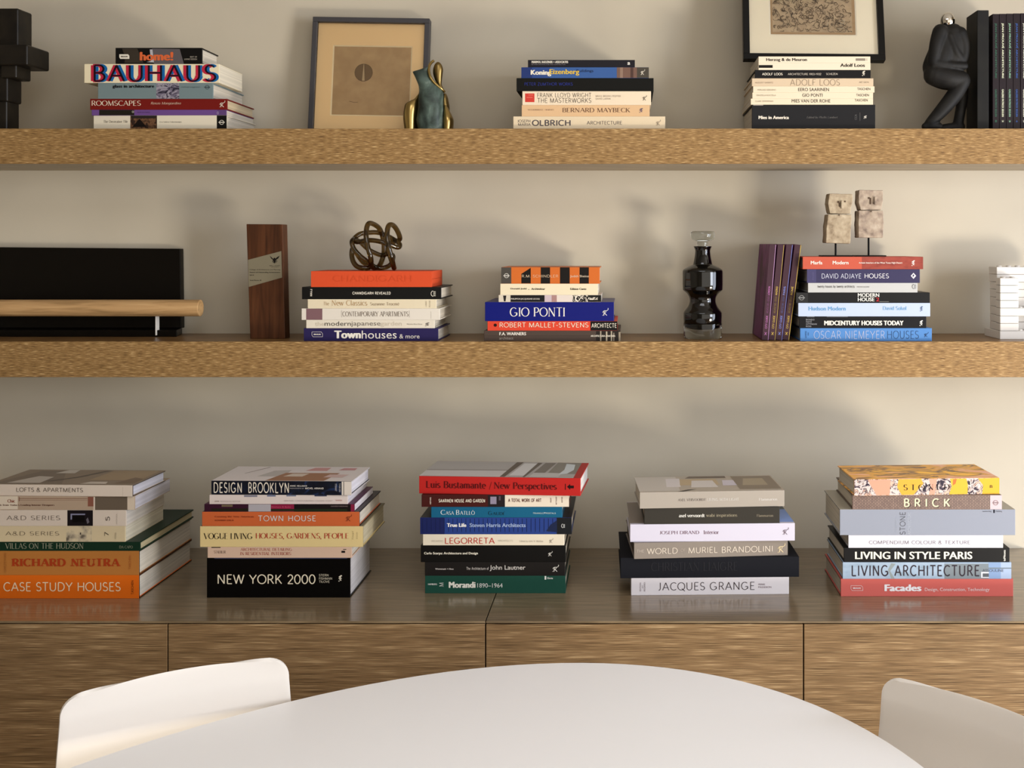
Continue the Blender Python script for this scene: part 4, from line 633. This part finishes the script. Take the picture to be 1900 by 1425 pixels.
p.poly([(664.2, 112), (665.4, 112), (667.2, 143.5), (662.2, 143.5)], mat((226, 196, 150), .8), .0002); p.poly([(665.4, 112), (666.4, 112), (667.6, 144), (667.2, 143.5)], mat((84, 62, 40), .8), .0002)
p.stroke([(640, 183), (650, 185), (656, 184.5)], .8, dk); p.build('printed_circle', t)
Y2 = 2.556; k2 = Y2 / F; ht = .45
t, a = frame('black frame with wide white mount and scribbled drawing, leaning above book stack', X(1511.8, Y2), Y2, ZF2 + .0052, 263.5 * k2, ht, .022, 11.6 * k2, 12.5, .5, (28, 26, 24), None)
lx = lambda px: (px - 1511.8) * k2; lz = lambda py: (114 - py) * k2
mount(t, a, 11.6 * k2, ht, .022, (lx(1430), lx(1594), lz(63), lz(-150)), (252, 241, 214), (252, 244, 222))
p = Print(lx, lz, .011 + .0026); p.rect(1425, 1600, -155, 68, mat((206, 170, 126), .8)); p.build('drawing_sheet', t)
p = Print(lx, lz, .011 + .0024); p.rect(1436, 1586, -145, 56, noise_mat([(180, 156, 124), (194, 170, 136)], (60, 60, 60), 1, 4, .85))
ink = mat((104, 84, 62), .8); inkb = mat((82, 66, 50), .8); pale = mat((226, 210, 178), .8); rnd = random.Random(4)
for q in range(330):
    x, y = rnd.uniform(1438, 1582), rnd.uniform(-40, 54); ang = rnd.choice((0, 90, 180, 270)) + rnd.uniform(-20, 20); P = [(x, y)]; cv = rnd.uniform(-40, 40)
    for s in range(rnd.randint(3, 8)):
        ang += cv + rnd.choice((0, 0, 70, -70)); x = min(1584, max(1437, x + 2.6 * math.cos(math.radians(ang)))); y = min(55, max(-60, y + 2.6 * math.sin(math.radians(ang)))); P.append((x, y))
    p.stroke(P, rnd.choice((.5, .7, .9)), rnd.choice((ink, ink, inkb)), .0001 + q * 1e-7)
for q in ([(1560, 32), (1572, 34), (1568, 40)], [(1564, 36), (1564, 44)], [(1540, 36), (1538, 44)], [(1558, 50), (1570, 48)]): p.stroke(q, .9, pale, .0003)
p.build('scribbled_drawing', t)

# ------------------------------------------------------------------ top shelf sculptures
Y = 2.5; t = thing('abstract_sculpture', 'dark bronze sculpture of stacked interlocking blocks, cut by the left frame edge', 'sculpture', (X(0, Y), Y, ZU))
BRZ = noise_mat([(15, 12, 9), (30, 25, 18)], (20, 20, 20), 1, 4, .42)
bx = lambda n, x0, x1, y0, y1, ya, yb: boxes(n, [(x0 * Y / F, x1 * Y / F, ya, yb, (Z(y1, Y) - ZU) if y1 else 0, Z(y0, Y) - ZU)], BRZ, t, .004, segs=3)
bx('upright', -34, 33.5, 15, 92, .0, .06); bx('cross_arm', -70, 62, 86, 124, -.025, .07); bx('small_block', 6, 36, 118, 146, -.012, .05)
bx('stem', -34, 14, 120, 188, 0, .06); bx('foot_post', -34, 11, 186, None, .004, .056)

u = 2.55 / F / 9.5; t = thing('bronze_vase', 'small torso-shaped vase of green patina with polished gold folds', 'vase', (X(740 + 540 / 9.5, 2.55), 2.55, ZU))
PAT = noise_mat([(28, 32, 28), (52, 62, 56), (78, 92, 84), (140, 150, 138)], (28, 28, 20), 1, 5, .42, lo=.32, hi=.72, dist=.6)
GOLD = mat((176, 150, 92), .28, 1.); GOLD_SHADED = mat((132, 110, 66), .34, 1.)  # second gold is a darker copy: shade painted into side fold and petal
rw = lambda R, yc, d: [((1325 - y) * u + .007 if y < 1380 else 0, (a - 540) * u, (b - 540) * u, yc, d * m_) for y, a, b, m_ in R]
loft('body', interp(rw([(1390, 336, 800, .9), (1325, 340, 800, 1), (1180, 312, 798, 1.1), (1000, 338, 798, 1.1), (850, 352, 785, 1.05), (720, 358, 790, .95), (640, 362, 770, .85), (560, 352, 690, .75), (480, 320, 612, .65), (400, 285, 560, .6), (335, 252, 548, .5), (312, 258, 545, .45), (285, 350, 540, .4), (255, 440, 536, .35), (235, 500, 532, .3)], 0, .026), 5), PAT, t, power=.8)
loft('left_fold', interp(rw([(1390, 95, 330, 1), (1325, 90, 335, 1), (1200, 72, 345, 1), (1080, 68, 350, 1), (950, 85, 360, .95), (880, 105, 365, .85), (830, 180, 365, .7), (790, 262, 362, .5), (740, 305, 360, .35), (690, 340, 360, .2)], .008, .026), 5), GOLD, t)
loft('right_fold', interp(rw([(1390, 780, 950, 1), (1325, 780, 957, 1), (1180, 780, 968, 1), (1100, 785, 944, .9), (1020, 790, 905, .7), (940, 800, 862, .5), (905, 812, 838, .3)], 0, .02), 5), GOLD, t)
loft('side_fold', interp(rw([(1000, 760, 880, .8), (930, 745, 880, 1), (850, 745, 868, 1), (760, 760, 850, .9), (690, 770, 822, .6)], .012, .014), 5), GOLD_SHADED, t)
loft('handle_petal', interp(rw([(640, 770, 800, .4), (580, 715, 765, .5), (520, 662, 740, .6), (430, 615, 746, .8), (330, 588, 758, 1), (250, 590, 764, 1), (180, 612, 742, .9), (145, 638, 716, .6), (128, 660, 695, .3)], .012, .009), 5), GOLD_SHADED, t)
V, Fc = [], []; pt = lambda x, y, d=0: Vector(((x - 540) * u, d, (1325 - y) * u + .007))
P = spline([pt(600, 108, .01), pt(556, 160, .004), pt(538, 240, -.004), pt(545, 330, -.01), pt(575, 420, -.014), pt(625, 500, -.014), pt(690, 566, -.012), pt(760, 622, -.008), pt(805, 668, 0)], 5)
tube_vf(P, [u * 24] * len(P), V, Fc, 12); mesh('handle_rim', V, Fc, GOLD, t, smooth=True)

# crouching bookend figure: limbs gathered in one mesh and fused
Y = 2.53; u = Y / F / 5.7; t = thing('bookend', 'black bookend of a crouching figure with a mirrored head pushing a block', 'bookend', (X(1680 + 450 / 5.7, Y), Y, ZU))
q3 = lambda x, y, d=0.: Vector(((x - 450) * u, d * u, (1389 - y) * u))
V, Fc = [], []
def limb(*P):
    pp = spline([tuple(q3(x, y, d)) + (r * u,) for x, y, d, r in P], 6) if False else None
    pts = [[*q3(x, y, d), r * u] for x, y, d, r in P]; pts = _sp(pts, 6)
    c = [Vector(p[:3]) for p in pts]; r = [p[3] for p in pts]
    d0 = (c[0] - c[1]).normalized(); d1 = (c[-1] - c[-2]).normalized()
    c = [c[0] + d0 * r[0] * f for f in (.97, .8, .5)] + c + [c[-1] + d1 * r[-1] * f for f in (.5, .8, .97)]
    r = [r[0] * f for f in (.22, .6, .87)] + r + [r[-1] * f for f in (.87, .6, .22)]
    tube_vf(c, r, V, Fc, 18)
limb((400, 390, 0, 120), (390, 560, 0, 150), (330, 720, 0, 150), (310, 790, 0, 120))            # trunk
limb((490, 370, 0, 125), (500, 500, 10, 140), (480, 650, 10, 135))
limb((350, 350, -70, 84), (300, 480, -100, 72), (268, 660, -100, 62))                           # near arm
limb((268, 680, -110, 50), (430, 705, -110, 42), (600, 712, -80, 42))
limb((560, 370, -40, 82), (605, 500, -50, 62), (585, 640, -50, 56), (500, 560, -100, 44), (440, 400, -100, 40))
limb((290, 800, -60, 112), (430, 840, -70, 110), (570, 850, -70, 88))                           # thighs
limb((330, 800, 60, 105), (450, 840, 60, 105), (580, 850, 60, 88))
limb((585, 870, -70, 82), (500, 1010, -70, 84), (370, 1170, -70, 74), (240, 1310, -70, 56))      # near shin and foot
limb((150 + 40, 1345, -70, 40), (260, 1340, -70, 48), (340, 1345, -70, 40))
limb((600, 870, 60, 78), (618, 1020, 60, 62), (600, 1160, 60, 56), (575, 1300, 60, 56))          # far shin and foot
limb((400, 1348, 60, 38), (480, 1340, 60, 44), (600, 1335, 60, 50))
o = mesh('figure_body', V, Fc, noise_mat([(12, 11, 10), (24, 22, 19)], (30, 30, 30), 1, 4, .62), t, smooth=True)
r_ = o.modifiers.new('fuse', 'REMESH'); r_.mode = 'VOXEL'; r_.voxel_size = .0022; r_.use_smooth_shade = True
s_ = o.modifiers.new('soften', 'SMOOTH'); s_.factor = .5; s_.iterations = 6
hd = []
for i in range(13):
    a = -math.pi / 2 + math.pi * i / 12; hd.append((max(.0004, 76 * u * math.cos(a)), 92 * u * math.sin(a)))
lathe('head', hd, mat((225, 220, 210), .04, 1.), t, 32, q3(446, 222, 0))
c = .0; boxes('block', [((715 - 450) * u, (838 - 450) * u, -.03, .05, 0, (1389 - 137) * u)], noise_mat([(11, 10, 9), (19, 18, 15)], (30, 30, 30), 1, 4, .6), t, .0015)

# ------------------------------------------------------------------ lower shelf: black stand, award, knot, decanter, stone figures, toy bricks
Y = 2.60; x0 = X(-120, Y); t = thing('display_stand', 'long black glossy stand with a pale round wooden rail along its front', 'stand', (X(200, Y), Y, ZM)); c = X(200, Y)
BL = mat((22, 16, 10), .35)
xr, xb = X(328, Y) - c, X(338, 2.684) - c
V = [(x0 - c, 0, z) for z in (0,)] + [(xr, 0, 0), (xb, .084, 0), (x0 - c, .084, 0)]; V += [(v[0], v[1], .0155) for v in V]
mesh('base', V, [(3, 2, 1, 0), (4, 5, 6, 7), (0, 1, 5, 4), (1, 2, 6, 5), (2, 3, 7, 6), (3, 0, 4, 7)], BL, t, bevel=.0015)
V = [(x0 - c, .062, .0155), (X(337.5, 2.665) - c, .062, .0155), (X(333, 2.67) - c, .075, Z(461.5, 2.67) - ZM), (x0 - c, .075, Z(458, 2.67) - ZM)]
V += [(v[0], v[1] + .02, v[2]) for v in V]
mesh('back_panel', V, [(0, 1, 2, 3), (7, 6, 5, 4), (1, 5, 6, 2), (3, 2, 6, 7), (0, 3, 7, 4), (1, 0, 4, 5)], BL, t, bevel=.0015)
zr = Z(571.5, Y - .012) - ZM; V, Fc = [], []; tube_vf([Vector((x0 - c, -.012, zr)), Vector((X(372.5, Y - .012) - c, -.012, zr))], .0193, V, Fc, 32)
mesh('wooden_rail', V, Fc, noise_mat([(142, 112, 74), (176, 140, 96), (190, 156, 110)], (7, 90, 90), 1, 4, .5, dist=.6, lo=.3, hi=.7), t, bevel=.0012)
for px in (291, -60): boxes('rail_support', [(X(px, Y) - c - .0008, X(px, Y) - c + .0008, -.006, .012, 0.004, zr - .01)], mat((235, 230, 220), .4, 0., 1.), t)

Y = 2.547; t = thing('award_plaque', 'upright walnut block award with a slanted silver plate', 'award', (X(495, Y), Y, ZM)); c = X(495, Y)
zz = lambda py: Z(py, Y) - Z(628.3, Y); xx = lambda px: X(px, Y) - c; d = .032
V = [(xx(464), 0, 0), (xx(529), 0, 0), (xx(524), 0, zz(416)), (xx(457), 0, zz(415.6))]; V += [(v[0] + .0015, d, v[2]) for v in V]
WAL = noise_mat([(48, 26, 13), (68, 38, 20), (80, 47, 26)], (90, 90, 7), 1, 4, .4, dist=.5, lo=.3, hi=.7)
mesh('block', V, [(0, 1, 2, 3), (7, 6, 5, 4), (1, 5, 6, 2), (3, 2, 6, 7), (0, 3, 7, 4), (1, 0, 4, 5)], WAL, t, bevel=.0012)
P = [(460.2, 482), (522, 465.7), (523.4, 514.8), (461.6, 532.2)]
mesh('silver_plate', [(xx(x), y, zz(z)) for y in (-.0004, .0002) for x, z in P], [(3, 2, 1, 0), (4, 5, 6, 7)] + [(i, (i + 1) % 4, 4 + (i + 1) % 4, 4 + i) for i in range(4)], mat((140, 132, 110), .4, .4), t)
cq = lambda x: 445 + x / 5.94; cy = lambda y: 400 + y / 5.94; ik = mat((30, 24, 18), .5)
p = Print(lambda x: xx(cq(x)), lambda y: zz(cy(y)), -.0006)
p.poly([(330, 440), (362, 470), (375, 485), (366, 488), (345, 470)], ik); p.poly([(440, 440), (405, 462), (388, 485), (398, 488), (425, 470)], ik)
p.poly([(372, 470), (384, 462), (396, 474), (398, 505), (386, 528), (374, 512), (366, 490)], ik); p.stroke([(368, 490), (360, 506), (378, 522)], 5, ik); p.stroke([(400, 488), (412, 500), (398, 518)], 5, ik)
p.build('eagle_emblem', t)
for i, (s, x0, x1, y0, y1, st) in enumerate((('BALL STATE', 330, 442, 545, 557, 'geo'), ('UNIVERSITY', 345, 430, 562, 570, 'geo'), ('College of Architecture and Planning', 108, 446, 588, 605, 'sans'), ('Award of Outstanding Achievement', 108, 446, 618, 634, 'bold'), ('2014', 108, 156, 649, 661, 'bold'), ('Scott Moore, 20', 112, 238, 706, 720, 'bold'))):
    p = Print(lambda x: xx(cq(x)), lambda y: zz(cy(y)), -.0006); p.text(s, x0, x1, y0 - (i in (2, 3)) * 0, y1, ik, st); p.build('engraved_lettering', t)

Y = 2.56; u = Y / F / 12.955; t = thing('glass_knot', 'smoky amber glass knot of looped rods on the orange book', 'ornament', (X(640 + 740 / 12.955, Y), Y, ZK))
AMB = mat((112, 88, 46), .03, 0., Transmission_Weight=.93, IOR=1.42)
g3 = lambda L: [Vector(((x - 740) * u, d * u, (1325 - y) * u)) for x, y, d in L]
for L, r in (([(600, 215, -180), (585, 450, -330), (640, 750, -400), (700, 1000, -360), (690, 1200, -220), (720, 1262, 0), (800, 1180, 220), (860, 900, 350), (850, 600, 340), (790, 330, 220), (680, 210, 20)], 62),
             ([(1090, 260, -200), (1085, 500, -330), (1130, 750, -380), (1190, 1000, -340), (1205, 1190, -200), (1180, 1262, 0), (1090, 1130, 200), (990, 900, 330), (960, 700, 380), (1150, 620, 360), (1270, 560, 250), (1240, 380, 120), (1165, 240, -40)], 62),
             ([(1290, 770, -100), (1050, 680, -260), (850, 620, -280), (600, 600, -230), (350, 640, -160), (205, 590, 0), (320, 450, 150), (520, 412, 260), (720, 412, 320), (930, 480, 300), (1150, 590, 200), (1310, 690, 30)], 58),
             ([(215, 640, -200), (280, 800, -260), (420, 960, -280), (570, 1090, -220), (740, 1240, -60), (920, 1262, 60), (1090, 1170, 80), (1120, 980, 180), (980, 930, 280), (800, 960, 300), (520, 830, 260), (320, 640, 180), (230, 570, 0)], 56),
             ([(175, 800, 60), (165, 950, 0), (225, 1120, -80), (350, 1240, -120), (560, 1262, -100), (650, 1200, 0), (560, 1180, 150), (420, 1150, 210), (320, 1050, 220), (230, 900, 170)], 60)):
    V, Fc = [], []; tube_vf(spline(g3(L), 8, True), r * u, V, Fc, 14, True); mesh('glass_loop', V, Fc, AMB, t, smooth=True)

Y = 2.564; u = Y / F / 5.938; t = thing('decanter', 'dark glass hourglass-shaped decanter with a clear stopper and clear base', 'decanter', (X(1303.8, Y), Y, ZM))
DG = mat((7, 6, 6), .05); CLR = glass_mat((225, 228, 222), .0, 1.45)
zq = lambda y: (1290 - y) * u
L = _sp([(8, 1192), (60, 1188), (120, 1176), (170, 1158), (206, 1128)], 4)
L += [(210, 1122), (212, 1040), (211, 1012)] + _sp([(208, 1004), (196, 985), (165, 945), (148, 905), (143, 870), (150, 835), (172, 800), (200, 775), (214, 764)], 4) + [(220, 755), (222, 700), (222, 570), (221, 552)] + _sp([(216, 538), (190, 518), (150, 498), (112, 482), (104, 470)], 4) + _sp([(101, 455), (90, 400), (84, 350), (84, 320), (92, 298), (99, 284)], 4) + [(98, 278), (70, 277)]
lathe('body', [(r * u, zq(y)) for r, y in L], DG, t, 56)
L = [(6, 1290), (196, 1290), (205, 1284), (211, 1262), (212, 1125), (208, 1131), (172, 1161), (122, 1179), (62, 1191), (6, 1195)]
lathe('clear_base', [(r * u, zq(y)) for r, y in L], CLR, t, 56)
L = [(20, 276), (58, 276), (60, 250), (58, 232), (66, 224), (90, 218), (118, 204), (132, 180), (136, 155), (134, 130), (126, 116), (110, 111), (20, 110)]
lathe('stopper', [(r * u, zq(y)) for r, y in L], CLR, t, 48)

STONE = noise_mat([(134, 116, 94), (172, 154, 128), (188, 171, 144), (204, 188, 162)], (60, 60, 60), 1, 6, .9, bump=.5, lo=.3, hi=.7, g=.72)
STONE2 = noise_mat([(112, 96, 88), (160, 142, 126), (184, 166, 146), (200, 184, 164)], (50, 50, 50), 1, 6, .9, bump=.6, lo=.3, hi=.66, g=.72)
def idol(px, head, body, rod, base, label, m, eyes):
    Y = 2.55; u = Y / F / 4.597; t = thing('stone_figure', label, 'figurine', (X(1460 + px / 4.597, Y), Y, ZI), group='stone idols on rod stands')
    f = lambda x: (x - px) * u; zb = base[3]; g = lambda y: (zb - y) * u
    def slab(name, P, d):                                # P: outline (x, y), clockwise from top left, subdivided and roughened
        n = len(P); bm = bmesh.new(); fr = [bm.verts.new((f(x), -d / 2, g(y))) for x, y in P]; bk = [bm.verts.new((f(x), d / 2, g(y))) for x, y in P]
        bm.faces.new(fr); bm.faces.new(list(reversed(bk)))
        for i in range(n): bm.faces.new((fr[i], bk[i], bk[(i + 1) % n], fr[(i + 1) % n]))
        bmesh.ops.recalc_face_normals(bm, faces=bm.faces)
        me = bpy.data.meshes.new(name); bm.to_mesh(me); bm.free(); me.materials.append(m)
        o = bpy.data.objects.new(name, me); sc.collection.objects.link(o); o.parent = t
        b = o.modifiers.new('bevel', 'BEVEL'); b.width = .0012; b.segments = 2; b.limit_method = 'ANGLE'
        r = o.modifiers.new('grain', 'REMESH'); r.mode = 'VOXEL'; r.voxel_size = .0011
        tx = bpy.data.textures.new('stone', 'CLOUDS'); tx.noise_scale = .012
        dm = o.modifiers.new('rough', 'DISPLACE'); dm.texture = tx; dm.strength = .0016; dm.mid_level = .5
        return o
    h = slab('head', head, .042); slab('torso', body, .046)
    for (a, b, c, d) in eyes: boxes('carved_eye', [(f(a), f(b), -.0222, -.0212, g(d), g(c))], mat((92, 74, 60), .9), h)
    nx = px + 38; boxes('nose', [(f(nx - 8), f(nx + 10), -.0255, -.018, g(eyes[0][3] + 48), g(eyes[0][2] - 3))], m, h, .0008)
    V, Fc = [], []; bx_ = sum(p[0] for p in body) / len(body)
    boxes('navel', [(f(bx_ - 4), f(bx_ + 6), -.0243, -.0236, g(body[-1][1] - 100), g(body[-1][1] - 110))], mat((96, 78, 64), .9), t)
    tube_vf([Vector((f(rod), 0, .002)), Vector((f(rod), 0, g(body[-1][1] - 6)))], .0022, V, Fc, 12); mesh('rod', V, Fc, mat((24, 20, 18), .5), t)
    boxes('base_plate', [(f(base[0]), f(base[1]), -.026, .026, 0, .0028)], mat((34, 24, 22), .5), t, .0005)
idol(416, [(348, 92), (547, 98), (543, 160), (526, 264), (352, 262), (336, 180)], [(336, 268), (536, 272), (530, 400), (524, 518), (318, 510), (322, 380)], 416, (287, 543, 610, 626), 'left stone idol, shorter and tilted, on a thin black rod stand', STONE, [(418, 430, 156, 172), (430, 440, 168, 204), (474, 486, 154, 166)])
idol(697, [(598, 62), (803, 66), (802, 150), (790, 230), (612, 232), (594, 170)], [(596, 236), (803, 236), (806, 360), (800, 466), (594, 466), (592, 350)], 697, (572, 827, 612, 626), 'right stone idol, taller and pitted grey, on a thin black rod stand', STONE2, [(676, 690, 124, 138), (690, 702, 130, 184), (728, 738, 122, 150)])

Y = 2.53; u = Y / F / 6.475; t = thing('toy_brick_model', 'white toy brick model at the right end of the lower shelf', 'toy', (X(1700 + 1120 / 6.475, Y), Y, ZM))
TB = mat((228, 222, 214), .35, gain=.76); f = lambda x: (x - 1120) * u; g = lambda y: max(0, (1236 - y) * u)
def brick(x0, x1, y0, y1, ya, yb, studs):
    V, Fc = [], []; box_vf(f(x0), f(x1), ya, yb, g(y1), g(y0), V, Fc)
    for sx in studs:
        n = len(V); r = 32 * u; zs = g(y0)
        for zq_ in (zs - .0001, zs + .0032):
            for k_ in range(14): V.append((f(sx) + r * math.cos(k_ * .4488), (ya + .013) + r * math.sin(k_ * .4488), zq_))
        for k_ in range(14): Fc.append((n + k_, n + (k_ + 1) % 14, n + 14 + (k_ + 1) % 14, n + 14 + k_))
        Fc.append(tuple(n + 14 + k_ for k_ in range(14)))
    mesh('brick', V, Fc, TB, t, bevel=.0011)
rows = [(500, 586), (589, 677), (680, 767), (770, 859)]
for a, b in ((1008, 1230), (1620, 1840)):
    for y0, y1 in rows + [(957, 1044), (1047, 1134)]: brick(a, b, y0, y1, 0, .03, (a + 55, a + 168) if y0 == 500 else ())
brick(1008, 1840, 862, 954, 0, .03, [1270, 1382, 1494]); brick(1006, 1842, 1137, 1236, 0, .11, [1270, 1382, 1494])
brick(1025, 1840, 370, 459, .033, .09, [1078, 1192, 1300, 1412]); brick(1027, 1840, 462, 552, .033, .09, ())
for y0, y1 in ((555, 644), (647, 740), (743, 852), (855, 952), (955, 1040), (1043, 1134)): brick(1245, 1600, y0, y1, .04, .085, ())
for y0, y1 in ((555, 644), (647, 740), (743, 852), (855, 952), (955, 1040), (1043, 1134)): brick(1030, 1243, y0, y1, .04, .085, ())

# ------------------------------------------------------------------ table and chairs
TW = mat((228, 226, 224), .38, gain=.98); CW = mat((240, 233, 224), .4, gain=.8)
t = thing('dining_table', 'white oval dining table in the foreground', 'table', (-.342, .941, 0), (0, 0, -.4454))
V, Fc = [], []; n = 128; prof = [(0., .694), (.93, .694), (.975, .70), (.995, .711), (1., .7165), (.9985, .719), (.9965, .72)]
for s, z in prof[1:]:
    for k_ in range(n):
        a = 2 * math.pi * k_ / n; V.append((.7256 * s * math.cos(a), 1.1 * s * math.sin(a), z))
m_ = len(prof) - 1
for i in range(m_ - 1):
    for k_ in range(n): Fc.append((i * n + k_, i * n + (k_ + 1) % n, (i + 1) * n + (k_ + 1) % n, (i + 1) * n + k_))
Fc.append(tuple(reversed(range(n)))); Fc.append(tuple((m_ - 1) * n + k_ for k_ in range(n)))
o = mesh('tabletop', V, Fc, TW, t)
lathe('pedestal', [(.001, .0), (.33, .0), (.33, .012), (.25, .02), (.12, .045), (.06, .12), (.045, .3), (.05, .5), (.09, .65), (.16, .6935), (.001, .6938)], TW, t, 48)
def chair(label, A, B, nrm, top):
    A, B, nrm = Vector(A), Vector(B), Vector(nrm).normalized(); c = (A + B) / 2; ax = (B - A).normalized(); W = (B - A).length / 2
    rot = math.atan2(ax.y, ax.x); t = thing('shell_chair', label, 'chair', (c.x, c.y, 0), (0, 0, rot), 'white shell chairs at the table')
    sg = 1 if Vector((-ax.y, ax.x)).dot(nrm) > 0 else -1      # seat side in local y
    r = .03; pr = [(.0005 * k_, top - r * (1 - math.cos(k_ * math.pi / 16)), None) for k_ in range(9)]      # rounded top corners, then the back, seat and front lip
    pr += _sp([(.0045, top - .034, 1.0), (.008, top - .1, 1.03), (.02, top - .18, 1.07), (.045, top - .26, 1.1), (.085, top - .315, 1.12), (.15, top - .335, 1.16), (.25, top - .34, 1.2), (.35, top - .335, 1.2), (.41, top - .345, 1.12), (.43, top - .365, 1.0)], 10)
    nu = 49; V, Fc = [], []
    for s, z, wf in pr:
        dz = top - z; hw = W * (wf or 1.) if dz >= r - 1e-6 else W - r + math.sqrt(max(0, r * r - (r - dz) ** 2))
        for j in range(nu):
            q = -1 + 2 * j / (nu - 1); x = q * hw
            V.append((x, sg * (s + .014 * q * q * max(0, 1 - dz / .4)), z + .004 * (1 - q * q) * max(0, 1 - dz / .1)))
    for i in range(len(pr) - 1):
        for j in range(nu - 1): Fc.append((i * nu + j, i * nu + j + 1, (i + 1) * nu + j + 1, (i + 1) * nu + j))
    o = mesh('seat_shell', V, Fc, CW, t, smooth=True)
    so = o.modifiers.new('thickness', 'SOLIDIFY'); so.thickness = .0055; so.offset = 0
    b = o.modifiers.new('bevel', 'BEVEL'); b.width = .002; b.segments = 2; b.limit_method = 'ANGLE'; b.angle_limit = math.radians(50); es = o.modifiers.new('edges', 'EDGE_SPLIT'); es.split_angle = math.radians(40)
    zs = top - .342
    for x in (-.14, .14):
        for y, yo in ((.13, .06), (.33, .40)):
            V, Fc = [], []; tube_vf([Vector((x * 1.35, sg * yo, 0)), Vector((x, sg * y, zs))], .010, V, Fc, 14); mesh('leg', V, Fc, mat((205, 205, 205), .3, 1.), t, smooth=True)
    return t
chair('white shell chair at left of the table, its bright front turned right', (-.852, 1.678), (-.563, 1.848), (.498, -.867), .784)
chair('white shell chair at right of the table, its shaded front turned left', (.412, 1.770), (.644, 1.507), (-.751, -.661), .783)
